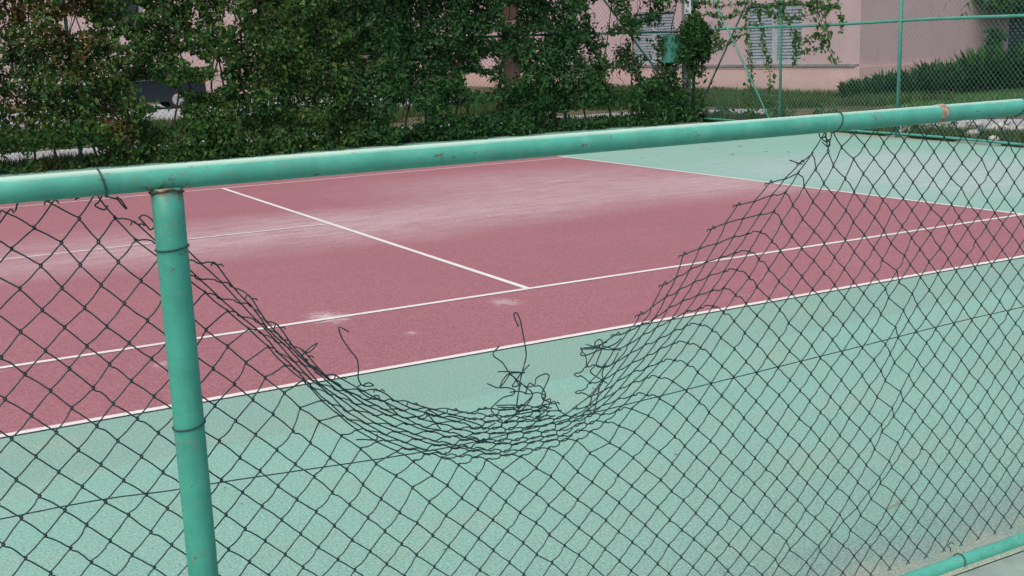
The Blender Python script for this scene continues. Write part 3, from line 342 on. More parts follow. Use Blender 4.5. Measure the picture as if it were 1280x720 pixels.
def acrylic(name, base, pale, is_red):
    """worn, gritty acrylic court paint: grit, tone patches, dusty streaks along the play direction, scuffs"""
    m, nt, b = newmat(name, .85, .25); P = pos(nt); X, Y, Z = sep(nt, P)
    c = mix(nt, rng_(nt, noise(nt, P, .55, 6, .6), .3, .7), tuple(q*.90 for q in base), tuple(q*1.10 for q in base))
    st = noise(nt, mapping(nt, P, (.35, 2.6, 1)), 1.3, 6, .65)                  # streaks stretched along x
    c = mix(nt, rng_(nt, st, .52, .78, 0, .20), c, pale)
    wob = math_(nt, 'ADD', Y, math_(nt, 'MULTIPLY', math_(nt, 'SUBTRACT', noise(nt, mapping(nt, P, (.5, .8, 1)), .7, 4), .5), 1.6))
    fine = noise(nt, mapping(nt, P, (1.0, 5.0, 1)), 2.0, 7, .7)
    if is_red:
        d = math_(nt, 'MULTIPLY', band(nt, wob, 3.0, 4.9, .6), rng_(nt, fine, .28, .60, .42, 1.))
        d = math_(nt, 'MULTIPLY', d, rng_(nt, noise(nt, P, .35, 3), .32, .55, .55, 1.))
        d = math_(nt, 'MULTIPLY', d, rng_(nt, noise(nt, mapping(nt, P, (1, 2.2, 1)), 26, 5, .8), .34, .58, .35, 1.))
        d = math_(nt, 'MULTIPLY', d, rng_(nt, noise(nt, mapping(nt, P, (1.2, 3.5, 1), loc=(4, 9, 0)), 1.6, 7, .75), .36, .52, .45, 1.))
        c = mix(nt, d, c, (.64, .60, .61))
        d2 = math_(nt, 'MULTIPLY', band(nt, math_(nt, 'ADD', X, math_(nt, 'MULTIPLY', fine, .8)), 2.2, 5.8, 1.2), band(nt, wob, 4.2, 7.0, .9))
        c = mix(nt, math_(nt, 'MULTIPLY', d2, rng_(nt, fine, .35, .62, .15, .85)), c, (.54, .47, .48))
        sp = math_(nt, 'MULTIPLY', rng_(nt, noise(nt, mapping(nt, P, (2.2, 4.5, 1), loc=(3.3, 1.2, 0)), 1.5, 6, .7), .64, .70), band(nt, Y, -.5, .7, .4))
        c = mix(nt, math_(nt, 'MULTIPLY', sp, .55), c, (.55, .50, .50))
        # the scuffed patch on the near singles line and two smaller ones
        for sx, sy, r, s in ((-1.54, .05, .20, .9), (-.35, -.28, .14, .6), (-2.75, -.5, .1, .5), (-1.25, -.7, .06, .6)):
            dx = math_(nt, 'MULTIPLY', math_(nt, 'SUBTRACT', X, sx), 1.0); dy = math_(nt, 'MULTIPLY', math_(nt, 'SUBTRACT', Y, sy), .75)
            dd = math_(nt, 'SQRT', math_(nt, 'ADD', math_(nt, 'MULTIPLY', dx, dx), math_(nt, 'MULTIPLY', dy, dy)))
            dd = math_(nt, 'ADD', dd, math_(nt, 'MULTIPLY', math_(nt, 'SUBTRACT', noise(nt, mapping(nt, P, (2, 6, 1)), 7, 7, .8), .5), r*4.2))
            c = mix(nt, math_(nt, 'MULTIPLY', rng_(nt, dd, r*.3, r*.62, 1, 0), s), c, (.68, .65, .63))
    else:
        # re-rolled strip next to the doubles line, tile-like repaints, dusty zone behind the baseline, sand by the fence
        wy = math_(nt, 'ADD', Y, math_(nt, 'MULTIPLY', math_(nt, 'SUBTRACT', noise(nt, P, 3, 4), .5), .05))
        c = mix(nt, math_(nt, 'MULTIPLY', band(nt, wy, -2.12, -1.3, .02), .75), c, (base[0]*1.0, base[1]*.74, base[2]*.76))
        d = math_(nt, 'MULTIPLY', band(nt, Y, .9, 5.6, 1.0), band(nt, X, 5.9, 9.6, .8))
        c = mix(nt, math_(nt, 'MULTIPLY', d, rng_(nt, fine, .34, .56, .15, .95)), c, (.44, .48, .52))
        d = math_(nt, 'MULTIPLY', band(nt, Y, 5.0, 9.5, 1.0), band(nt, X, 5.5, 8.0, .8))
        c = mix(nt, math_(nt, 'MULTIPLY', d, rng_(nt, fine, .42, .65, 0, .5)), c, (.36, .42, .42))
        q = noise(nt, mapping(nt, P, (.8, 2.2, 1), loc=(1, 5, 0)), 1.2, 6, .7)
        c = mix(nt, rng_(nt, q, .50, .64, 0, .5), c, (.25, .335, .265))                         # grey-beige worn patches
        q2 = noise(nt, mapping(nt, P, (1.2, 3, 1), loc=(7, 2, 0)), 1.0, 8, .75)
        c = mix(nt, rng_(nt, q2, .60, .68, 0, .5), c, (.20, .25, .21))                          # old stains
        sandy = math_(nt, 'ADD', Y, math_(nt, 'MULTIPLY', math_(nt, 'SUBTRACT', noise(nt, mapping(nt, P, (1.2, 1.2, 1)), 3, 6, .7), .5), .75))
        c = mix(nt, rng_(nt, sandy, -4.66, -4.45, .8, 0), c, (.37, .335, .255))
        c = mix(nt, rng_(nt, sandy, -4.3, -3.0, .12, 0), c, (.36, .345, .27))
        blu = math_(nt, 'MULTIPLY', band(nt, sandy, -4.62, -4.42, .05), .5)
        c = mix(nt, blu, c, (.12, .22, .21))
        far = math_(nt, 'ADD', X, math_(nt, 'MULTIPLY', math_(nt, 'SUBTRACT', noise(nt, P, 2, 5), .5), .5))
        c = mix(nt, rng_(nt, far, 10.75, 11.15, 0, .75), c, (.23, .19, .12))
    g1 = noise(nt, P, 95, 3, .8); g2 = noise(nt, P, 260, 2, .8); g3 = noise(nt, P, 38, 3, .7)
    c = mix(nt, rng_(nt, g1, .30, .70), mix(nt, 1., c, (.48, .48, .48), 'MULTIPLY'), mix(nt, .55, c, pale))
    c = mix(nt, rng_(nt, g2, .66, .74, 0, .40), c, pale)
    c = mix(nt, rng_(nt, noise(nt, P, 30, 4, .8), .35, .65, .0, .22), c, tuple(q*.5 for q in base))
    c = mix(nt, rng_(nt, g3, .66, .72, 0, .45), c, tuple(q*.45 for q in base))
    setcol(nt, b, c)
    bump(nt, b, g1, .35, .004)
    return m

def line_paint(name, wear):
    m, nt, b = newmat(name, .8, .25); P = pos(nt)
    w = noise(nt, mapping(nt, P, (3, 6, 1)), 4, 7, .75)
    c = mix(nt, rng_(nt, w, .58 - wear*.26, .74 - wear*.2, 0, .8), (.57, .56, .54), (.36, .20, .215))
    c = mix(nt, rng_(nt, noise(nt, P, 34, 6, .8), .56, .66, 0, .55), c, (.38, .24, .25))
    c = mix(nt, rng_(nt, noise(nt, P, .9, 4, .6), .45, .7, 0, .35), c, (.40, .34, .33))
    c = mix(nt, rng_(nt, noise(nt, P, 90, 3, .8), .3, .7, .25, 0), c, (.45, .42, .42))
    setcol(nt, b, c); return m

def painted_steel(name, col, rust_lo=.70, rough=.42, weld=None, top_highlight=None):
    """turquoise gloss paint gone chalky, with scratches, grime, rust freckles and an optional painted-on top highlight"""
    m, nt, b = newmat(name, rough, .38); P = pos(nt); X, Y, Z = sep(nt, P)
    c = mix(nt, rng_(nt, noise(nt, P, 9, 7, .65), .3, .7), tuple(q*.80 for q in col), tuple(q*1.20 for q in col))
    c = mix(nt, rng_(nt, noise(nt, mapping(nt, P, (30, 30, 3)), 1.0, 5, .6), .5, .75, 0, .25), c, (.16, .38, .31))
    c = mix(nt, rng_(nt, noise(nt, mapping(nt, P, (18, 60, 60)), 1.0, 5, .7), .56, .74, 0, .40), c, (col[0]*2.6+.03, col[1]*1.25, col[2]*1.3))
    c = mix(nt, rng_(nt, noise(nt, mapping(nt, P, (9, 22, 22)), 1.6, 7, .75), .56, .70, 0, .55), c, (.17, .19, .14))   # grime
    r = noise(nt, mapping(nt, P, (14, 26, 26), loc=(2, 7, 1)), 1.7, 8, .72)
    c = mix(nt, rng_(nt, r, rust_lo, rust_lo + .035, 0, .9), c, (.11, .045, .025))
    if top_highlight is not None:  # pale strip along the rail's crest: sky highlight put into the colour
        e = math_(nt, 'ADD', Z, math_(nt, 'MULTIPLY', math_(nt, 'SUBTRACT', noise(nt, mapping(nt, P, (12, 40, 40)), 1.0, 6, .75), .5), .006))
        c = mix(nt, rng_(nt, e, top_highlight - .006, top_highlight + .0015, 0, .7), c, (.50, .60, .51))
    if weld is not None:
        (wx, wz) = weld
        e = math_(nt, 'ADD', Z, math_(nt, 'MULTIPLY', math_(nt, 'SUBTRACT', noise(nt, P, 45, 6, .75), .5), .05))
        near = math_(nt, 'MULTIPLY', rng_(nt, e, wz - .022, wz - .002), rng_(nt, math_(nt, 'ABSOLUTE', math_(nt, 'SUBTRACT', X, wx)), .040, .058, 1, 0))
        near = math_(nt, 'MULTIPLY', near, rng_(nt, e, wz + .008, wz + .022, 1, 0))
        near = math_(nt, 'MULTIPLY', near, rng_(nt, noise(nt, P, 60, 5, .7), .46, .56, .12, 1.))
        c = mix(nt, near, c, mix(nt, rng_(nt, noise(nt, P, 130, 4), .42, .64), (.055, .028, .016), (.24, .19, .12)))
    setcol(nt, b, c)
    nt.links.new(rng_(nt, r, rust_lo - .05, rust_lo + .03, rough, .85), b.inputs['Roughness'])
    bump(nt, b, noise(nt, P, 160, 4, .7), .12, .002)
    return m

TURQ = (.062, .315, .245)
M = {}
M['green'] = acrylic('green_court_paint', (.152, .410, .325), (.40, .54, .47), False)
M['red'] = acrylic('red_court_paint', (.285, .086, .110), (.45, .26, .28), True)
M['line'] = line_paint('line_paint', .0); M['line_worn'] = line_paint('worn_line_paint', .55)
M['rail'] = painted_steel('turquoise_rail_paint', TURQ, .615, .46, weld=(-3.5635, 1.484), top_highlight=1.5362)
M['post'] = painted_steel('turquoise_post_paint', (.042, .270, .205), .63, .5, weld=(-3.5635, 1.484))
M['far_steel'] = painted_steel('far_fence_paint', (.055, .23, .185), .74, .5)
M['far_dark'] = plain('dark_fence_paint', (.035, .115, .105), .5)
M['wire'] = plain('dark_green_wire_coating', (.011, .034, .038), .42, .4, 50)
M['tie'] = plain('tie_wire_coating', (.014, .05, .048), .5, .2, 60)
M['far_wire'] = plain('far_mesh_coating', (.10, .23, .20), .6, .2, 3)
M['rust'] = plain('rusty_bare_steel', (.27, .215, .155), .85, .5, 70)
M['weld'] = plain('rusty_weld', (.09, .05, .03), .9, .5, 80)
M['concrete'] = plain('grey_concrete', (.33, .34, .33), .85, .2, 6)

def leafmat(name, cols, gloss=.45, patch=None):
    m, nt, b = newmat(name, gloss + .15, .16)
    g = N(nt, 'ShaderNodeNewGeometry'); r = g.outputs['Random Per Island']
    c = ramp(nt, r, [(i/(len(cols)-1), q) for i, q in enumerate(cols)])
    if patch:
        x = rng_(nt, noise(nt, g.outputs['Position'], patch[1], 3), patch[2], patch[2] + .12, 0, patch[3])
        x = math_(nt, 'MULTIPLY', x, rng_(nt, math_(nt, 'FRACT', math_(nt, 'MULTIPLY', r, 37.3)), .35, .6))
        c = mix(nt, x, c, patch[0])
    setcol(nt, b, c)
    # thin leaves let some light through
    tr = N(nt, 'ShaderNodeBsdfTranslucent'); nt.links.new(c, tr.inputs[0]) if not isinstance(c, tuple) else None
    ms = N(nt, 'ShaderNodeMixShader'); ms.inputs[0].default_value = .22
    out = nt.nodes['Material Output']
    nt.links.new(b.outputs[0], ms.inputs[1]); nt.links.new(tr.outputs[0], ms.inputs[2]); nt.links.new(ms.outputs[0], out.inputs[0])
    return m
LG = [(.022, .066, .020), (.034, .094, .020), (.044, .114, .022), (.026, .080, .034), (.060, .135, .025), (.019, .060, .027), (.095, .165, .034), (.09, .07, .033)]
M['leaf'] = leafmat('creeper_leaves', LG, .42)
M['leaf_red'] = leafmat('reddish_creeper_leaves', LG, .42, ((.13, .065, .02), .9, .48, .8))
M['leaf_dark'] = leafmat('dark_creeper_leaves', [(.021, .064, .024), (.029, .086, .025), (.038, .104, .026), (.022, .074, .036), (.058, .132, .032)], .42)
M['leaf_thin'] = leafmat('vine_leaves', [(.030, .085, .026), (.045, .115, .030), (.060, .14, .035), (.030, .09, .040)], .45)
M['cycad'] = leafmat('bush_leaves', [(.016, .050, .016), (.030, .092, .022), (.022, .070, .026), (.060, .135, .030), (.026, .082, .020)], .5)
M['bark'] = plain('brown_bark', (.085, .065, .048), .9, .35, 14)
M['grass'] = leafmat('grass_blades', [(.030, .075, .018), (.042, .10, .022), (.065, .10, .03), (.026, .065, .018), (.12, .11, .055)], .7)
M['dirt'] = None

def wall_mat(name, col, stain, z0, z1):
    m, nt, b = newmat(name, .88, .2); P = pos(nt); X, Y, Z = sep(nt, P)
    c = mix(nt, rng_(nt, noise(nt, P, .7, 5, .6), .3, .7), tuple(q*.93 for q in col), tuple(q*1.05 for q in col))
    c = mix(nt, rng_(nt, noise(nt, mapping(nt, P, (2.5, 2.5, .35)), 1.5, 6, .7), .55, .75, 0, .35), c, stain)
    e = math_(nt, 'ADD', Z, math_(nt, 'MULTIPLY', math_(nt, 'SUBTRACT', noise(nt, mapping(nt, P, (2, 2, 1)), 2, 6, .7), .5), .5))
    c = mix(nt, rng_(nt, e, z0, z1, .55, 0), c, stain)
    setcol(nt, b, c); bump(nt, b, noise(nt, P, 30, 4, .7), .25, .01); return m
M['pink'] = wall_mat('pink_render', (.385, .288, .302), (.25, .195, .198), -.1, .45)
M['plinth'] = wall_mat('salmon_plinth_render', (.46, .328, .312), (.30, .225, .205), 0., .5)
M['ledge'] = plain('weathered_ledge', (.17, .165, .17), .85, .3, 5)
M['louvre'] = plain('grey_louvre_slats', (.20, .225, .25), .55, .2, 4)
M['frame'] = plain('pale_window_frame', (.28, .315, .34), .5, .15, 5)
M['glass'] = plain('dark_window_glass', (.03, .045, .05), .08, .2, 2, .6)
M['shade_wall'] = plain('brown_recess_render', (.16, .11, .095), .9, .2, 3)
M['awning'] = plain('green_awning_sheet', (.06, .16, .13), .6, .2, 4)
M['shutter'] = plain('slate_green_shutter', (.07, .11, .12), .6, .15, 6)
M['roof'] = plain('concrete_roof', (.36, .33, .31), .9, .15, 2)

# ------------------------------------------------------------------ ground, court and lines (the setting)
def sheet(name, x0, y0, x1, y1, z, mat, n=1):
    m = MB()
    for i in range(n):
        for j in range(n):
            a = x0 + (x1-x0)*i/n; b_ = x0 + (x1-x0)*(i+1)/n; c = y0 + (y1-y0)*j/n; d = y0 + (y1-y0)*(j+1)/n
            m.quad((a, c, z), (b_, c, z), (b_, d, z), (a, d, z))
    return tag(m.build(name, mat), kind='structure')
def poly(name, pts, z, mat):
    m = MB(); m.add([(x, y, z) for x, y in pts], [tuple(range(len(pts)))])
    return tag(m.build(name, mat), kind='structure')

def ground_mat():
    m, nt, b = newmat('earth_and_thin_grass', .95, .1); P = pos(nt)
    a = noise(nt, P, .5, 6, .65); d = noise(nt, P, 14, 6, .7)
    c = mix(nt, rng_(nt, a, .38, .62), (.055, .068, .030), (.15, .125, .085))
    c = mix(nt, rng_(nt, d, .35, .7), mix(nt, 1., c, (.6, .6, .6), 'MULTIPLY'), c)
    setcol(nt, b, c); bump(nt, b, d, .6, .03); return m
def gravel_mat():
    m, nt, b = newmat('pale_gravel', .92, .2); P = pos(nt)
    v = N(nt, 'ShaderNodeTexVoronoi'); nt.links.new(P, v.inputs['Vector']); v.inputs['Scale'].default_value = 22
    c = mix(nt, rng_(nt, noise(nt, P, .9, 5), .3, .7), (.29, .30, .31), (.40, .40, .40))
    c = mix(nt, rng_(nt, noise(nt, P, 26, 4, .7), .35, .65), mix(nt, 1., c, (.62, .62, .62), 'MULTIPLY'), c)
    c = mix(nt, rng_(nt, noise(nt, P, 2.2, 6, .7), .60, .72, 0, .7), c, (.10, .12, .06))
    setcol(nt, b, c); bump(nt, b, v.outputs['Distance'], .5, .02); return m
M['dirt'] = ground_mat(); M['gravel'] = gravel_mat()
sheet('ground', -400, -400, 400, 400, -.012, M['dirt'])
sheet('court_surface', -25, -4.80, 11.62, 13.22, 0.0, M['green'])
sheet('walkway', -25, -30, 8, -4.80, -.004, plain('grey_green_concrete', (.20, .27, .24), .9, .25, 7))
RX0, RX1, RY0, RY1 = -18.285, 5.485, -1.37, 9.60
sheet('playing_court', RX0, RY0, RX1, RY1, .004, M['red'])
def line(x0, y0, x1, y1, mat='line'): sheet('court_line', x0, y0, x1, y1, .008, M[mat])
line(RX0, RY0 - .025, RX1 + .025, RY0 + .025)                                   # near doubles sideline
line(RX0, -.025, RX1 - .026, .025)                                              # near singles sideline
line(RX0, 8.23 - .025, RX1 - .026, 8.23 + .025, 'line_worn')
line(RX0, 9.60 - .025, RX1 + .025, 9.60 + .025, 'line_worn')
line(RX1 - .025, RY0 + .026, RX1 + .025, 9.60 - .026)                           # baseline
line(-.025, .026, .025, 8.23 - .026)                                            # service line
line(-12.8, 4.115 - .025, -.026, 4.115 + .025, 'line_worn')                     # centre service line
# paths and road outside the tall fence
poly('gravel_path', [(-40, 15.3), (12.4, 14.35), (16.4, 13.0), (17.0, 10.0), (16.4, 6.2), (15.4, -12), (12.6, -12), (12.9, 2), (13.3, 6.2), (13.5, 9.0), (12.4, 13.9), (15.8, 15.4), (11.5, 17.6), (-40, 18.9)][0:1] +
     [(12.6, 13.85), (13.7, 13.3), (16.3, 14.8), (12.5, 17.4), (-40, 18.9)], -.006, M['gravel'])
poly('gravel_lane', [(12.4, -14), (16.4, -14), (16.2, 7.6), (14.6, 9.4), (13.2, 9.0), (13.0, 6)], -.006, M['gravel'])
poly('parking_road', [(-60, 23.5), (13.5, 26.0), (14.0, 39.0), (-60, 39.0)], -.006, M['gravel'])
poly('lawn', [(17.4, 12.9), (19.5, 14.6), (60, 15.4), (60, 2), (18.8, 6.0)], -.006, plain('lawn_green', (.045, .105, .035), .95, .3, 3))

# ------------------------------------------------------------------ near chain-link fence, torn and trampled down
raw = np.array(SIM, float).reshape(-1, 3) / 1e4
YM = -4.715
HX, HZ, XT, NR, C0, C1 = .0425, .0435, -3.70, 34, -36, 98
KCUT, RCUT = 26, 7
node = {}; i = 0
for c in range(C0, C1 + 1):
    for r in range(NR):
        if (c + r) % 2 == 0: node[(c, r)] = raw[i] + np.array([0, YM, 0]); i += 1
for c in list(range(-92, C0)) + list(range(C1 + 1, 164)):
    for r in range(NR):
        if (c + r) % 2 == 0: node[(c, r)] = np.array([XT + c*HX, YM, 1.482 - r*HZ]) + rng.normal(0, .0012, 3)
fence = thing('chain_link_fence', (-3.565, -4.75, 0), 'low chain link fence with turquoise pipe frame, its dark wire mesh torn open and sagging', 'fence')
Rw = .00172
def smooth(pts, n=4):
    """Catmull-Rom through the points"""
    P = np.array(pts, float); Q = np.vstack([2*P[0]-P[1], P, 2*P[-1]-P[-2]]); out = []
    for k in range(1, len(Q) - 2):
        a, b, c, d = Q[k-1:k+3]
        for t in np.arange(n) / n:
            out.append(.5*((2*b) + (c-a)*t + (2*a-5*b+4*c-d)*t*t + (3*b-a-3*c+d)*t**3))
    out.append(P[-1]); return np.array(out)
LW = .0607
def wire_path(k, r0, r1):
    ns = []
    for r in range(r0, r1 + 1):
        right = (k + r) % 2 != 0
        ns.append((node[(k + 1, r)] if right else node[(k, r)], 1 if right else -1))
    pts = []
    for j, (p_, s_) in enumerate(ns):
        prv = ns[j-1][0] if j > 0 else None; nxt = ns[j+1][0] if j < len(ns)-1 else None
        if prv is not None and nxt is not None:
            o = p_ - .5*(prv + nxt); l = np.linalg.norm(o); o = o / l if l > 1e-4 else np.array([s_, 0, 0.])
            u1 = (prv - p_) / np.linalg.norm(prv - p_); u2 = (nxt - p_) / np.linalg.norm(nxt - p_)
            yy = np.array([0, .0019, 0])
            # a tight hook: comes in behind, turns, leaves in front
            pts.append(p_ + u1*.0095 + o*.0006 - yy*s_)
            pts.append(p_ + o*.0034 + u1*.0024 - yy*s_*.6)
            pts.append(p_ + o*.0034 + u2*.0024 + yy*s_*.6)
            pts.append(p_ + u2*.0095 + o*.0006 + yy*s_)
        else:
            q = nxt if nxt is not None else prv
            u = (p_ - q) / np.linalg.norm(p_ - q)
            if prv is None:   # knuckled tail at the top
                pts += [p_ + u*.004 + np.array([s_*.011, 0, -.004]), p_ + u*.007 + np.array([s_*.004, .002, .002]), p_ + u*.001]
            else:
                pts += [p_ + u*.012]
        if nxt is not None:
            d = nxt - p_; l = np.linalg.norm(d); slack = max(0, LW*.985 - l)
            if slack > .002:
                bow = math.sqrt(slack * l) * .22
                perp = np.array([-d[2], 0, d[0]]) / l
                sg = s_ if perp[0]*s_ > 0 else -s_
                w = perp*sg*.8 + np.array([0, rnd.uniform(-.8, .8), 0]) + rng.normal(0, .10, 3)
                pts.append(p_ + d*.32 + w*bow*.9); pts.append(p_ + d*.66 + w*bow*.7)
            else:
                pts.append(p_ + d*.5 + rng.normal(0, .0006, 3))
    return smooth(pts, 3)
mb = MB()
for k in range(-92, 163):
    w = wire_path(k, RCUT if k == KCUT else 0, NR - 1)
    mb.tube(w, Rw, 5, True)
def npbuild(mb, name, mat, parent, smooth=True):
    F = np.array([f if len(f) == 4 else f[:4] for f in mb.f if len(f) in (4, 5)], int)
    return npmesh(name, np.array(mb.v), F, mat, parent, smooth)
npbuild(mb, 'wire_mesh', M['wire'], fence)
# unravelled strands sticking out of the tear
for s in STRANDS:
    mb = MB(); y = YM + np.cumsum(rng.normal(0, .006, len(s)))
    pp = [(a, yy, b) for (a, b), yy in zip(s, y)]
    mb.tube(smooth(pp, 5), Rw, 6, True); mb.build('loose_wire', M['wire'], fence, True)
# line wire threaded through the mesh at mid height
lw = [(-7.55, YM - .002, .83), (-5.2, YM - .002, .815), (-3.96, YM - .002, .838), (-3.60, YM - .002, .822), (-3.45, YM - .004, .815), (-2.95, YM - .005, .785), (-2.6, YM - .004, .79), (-2.24, YM - .002, .80), (-1.6, YM - .002, .818), (-.83, YM - .002, .838), (.45, YM - .002, .83), (3.2, YM - .002, .83)]
mb = MB(); mb.tube(smooth(lw, 6), .0015, 5); mb.build('line_wire', M['wire'], fence, True)
def pipe(x0, x1, z, r, sag=0):
    m = MB(); n = 60
    xs = np.linspace(x0, x1, n); m.tube([(x, -4.75, z + sag*math.sin(x*1.3) ) for x in xs], r, 28); return m
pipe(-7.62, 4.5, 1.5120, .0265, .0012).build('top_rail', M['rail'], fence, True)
pipe(-7.62, 4.5, .006, .0245, .003).build('bottom_rail', M['rail'], fence, True)
for x in (-7.5635, -3.5635, .4365, 4.4365):
    m = MB(); m.tube([(x, -4.75, z) for z in np.linspace(-.02, 1.492, 24)], .0325, 28)
    po = m.build('post', M['post'], fence, True)
    w = MB(); n = 40   # bead of weld under the rail
    w.tube([(x + .0345*math.cos(t), -4.75 + .0345*math.sin(t), 1.4835 + .0012*math.sin(7*t) - .002 + .008*math.sin(t)**2) for t in np.linspace(0, 2*math.pi, n)], [.0010 + .0012*rnd.random() for _ in range(n)], 8)
    w.build('weld_bead', M['weld'], po, True)
# tie wires: loops around the pipes
def tie_rail(x, zc, R_, tilt, tail=True, down=1):
    m = MB(); pts = []
    for t in np.linspace(-.3, 2*math.pi + .5, 40):
        pts.append((x + tilt*math.cos(t), -4.75 - R_*math.sin(t), zc + R_*math.cos(t)))
    m.tube(pts, .0021, 6)
    if tail:
        m.tube(smooth([(x + tilt*-.6, YM - .004, zc - down*(R_*.9)), (x - .004, YM - .002, zc - down*(R_ + .012)), (x - .012, YM + .003, zc - down*(R_ + .02)), (x + .004, YM, zc - down*(R_ + .03)), (x + .012, YM - .003, zc - down*(R_ + .022))], 4), .0018, 6)
    m.build('tie_wire', M['tie'], fence, True)
for x, t in ((-3.690, -.006), (-1.685, .010), (-.905, .012), (-5.4, .006), (.30, .01), (1.7, -.01)): tie_rail(x, 1.512, .0285, t)
for x, t in ((-1.075, .008), (-5.0, .006), (-2.6, .004), (.6, -.01)): tie_rail(x, .006, .0265, t, True, -1)
def tie_post(x, z, tilt):
    m = MB(); pts = []
    for t in np.linspace(0, 2*math.pi, 40): pts.append((x + .0345*math.cos(t), -4.75 + .0345*math.sin(t), z + tilt*math.cos(t)))
    m.tube(pts, .0020, 6); m.build('tie_wire', M['tie'], fence, True)
for x in (-7.5635, -3.5635, .4365): tie_post(x, 1.365, .003); tie_post(x, .975, .004)
# a ragged sleeve of bare rusty steel at the rail joint
m = MB(); n = 28; vs = []; fs = []
for a in range(n):
    t = 2*math.pi*a/n; w0 = .012 + .006*rnd.random(); w1 = .012 + .006*rnd.random()
    for xx, rr in ((-w0, .0264), (-w0*.6, .0284), (w1*.6, .0284), (w1, .0264)):
        vs.append((-1.262 + xx + .006*math.cos(t), -4.75 + rr*math.sin(t), 1.512 + rr*math.cos(t)))
for a in range(n):
    for q in range(3): b2 = (a+1) % n; fs.append((a*4+q, a*4+q+1, b2*4+q+1, b2*4+q))
m.add(vs, fs); m.build('joint_sleeve', M['rust'], fence, True)

# ------------------------------------------------------------------ tall far fences
def lattice(Pa, Pb, H, z0, r):
    """chain-link as two crossing families of wires, tubes with 3 sides"""
    Pa = np.array(Pa, float); Pb = np.array(Pb, float); L = np.linalg.norm(Pb - Pa); d = (Pb - Pa) / L; nrm = np.array([-d[1], d[0]])
    s = .095; V = []; F = []
    for fam in (1, -1):
        u = -H if fam == 1 else 0
        while u < (L if fam == 1 else L + H):
            a0, h0, a1, h1 = u, 0, u + fam*H, H
            lo, hi = (min(a0, a1), max(a0, a1))
            t0, t1 = 0, 1
            def tt(x): return (x - a0) / (a1 - a0)
            ta, tb = sorted((tt(0), tt(L))); t0 = max(0, ta); t1 = min(1, tb)
            if t1 > t0 + .01:
                q = []
                for t in (t0, t1):
                    al = a0 + (a1-a0)*t; q.append(np.array([*(Pa + d*al + nrm*fam*.003), z0 + H*t]))
                ax = (q[1]-q[0]) / np.linalg.norm(q[1]-q[0]); e1 = np.array([*nrm, 0]); e2 = np.cross(ax, e1); o = len(V)
                for qq in q:
                    for k in range(3):
                        V.append(qq + r*(math.cos(k*2.0944)*e1 + math.sin(k*2.0944)*e2))
                for k in range(3): k2 = (k+1) % 3; F.append((o+k, o+k2, o+3+k2, o+3+k))
            u += s
    return np.array(V), np.array(F)
CORNER = np.array([11.90, 13.28]); FAR = np.array([11.23, 6.8]); DD = (FAR - CORNER) / np.linalg.norm(FAR - CORNER)
def bk(a, z, off=0): q = CORNER + DD*a + np.array([-DD[1], DD[0]])*off; return (q[0], q[1], z)
HF = 3.7
# back fence
bf = thing('tall_mesh_fence', (*CORNER, 0), 'tall turquoise mesh fence behind the baseline in front of the pink house', 'fence')
V, F = lattice(CORNER, CORNER + DD*24.0, HF - .08, .06, .0021)
npmesh('wire_mesh', V, F, M['far_wire'], bf)
for a in (3.14, 6.44, 9.75, 13.05, 16.35, 19.65, 22.95):
    m = MB(); m.tube([bk(a, -.05), bk(a, HF)], .032 if a > 4 else .027, 12); m.build('post', M['far_steel'], bf, True)
for z, r, nm in ((1.935, .025, 'mid_rail'), (.055, .021, 'bottom_rail'), (HF, .025, 'top_rail')):
    m = MB(); m.tube([bk(a, z + .01*math.sin(a*1.1)) for a in np.linspace(.05, 24, 40)], r, 10); m.build(nm, M['far_steel'], bf, True)
m = MB(); m.tube([bk(.0, .10, .05), bk(3.0, 3.75, .05)], .020, 8); m.build('brace', M['far_dark'], bf, True)
m = MB(); m.tube([bk(2.9, .12, -.05), bk(.0, 3.6, -.05)], .020, 8); m.build('brace', M['far_steel'], bf, True)
for z in (.62, 1.12):
    m = MB(); m.tube([bk(a, z) for a in (.05, 3.1)], .006, 6); m.build('line_wire', M['far_dark'], bf, True)
# side fence, carrying the creepers
sf = thing('vine_covered_fence', (-8, 13.28, 0), 'tall turquoise mesh fence along the far sideline, mostly hidden by creepers', 'fence')
V, F = lattice((-8.6, 13.28), (11.9, 13.28), HF - .08, .06, .0020)
npmesh('wire_mesh', V, F, M['far_dark'], sf)
for x in (-7.5, -4.25, -1.0, 2.25, 5.4, 8.57, 11.9):
    m = MB(); m.tube([(x, 13.28, -.05), (x, 13.28, HF)], .038 if x > 11 else .03, 12); m.build('post', M['far_steel'], sf, True)
for z, r, nm in ((1.935, .025, 'mid_rail'), (.055, .024, 'bottom_rail'), (HF, .025, 'top_rail')):
    m = MB(); m.tube([(x, 13.28, z + .008*math.sin(x)) for x in np.linspace(-8.6, 11.9, 50)], r, 10); m.build(nm, M['far_steel'], sf, True)
m = MB(); m.tube([(11.75, 13.22, .12), (8.7, 13.22, 3.55)], .02, 8); m.build('brace', M['far_steel'], sf, True)

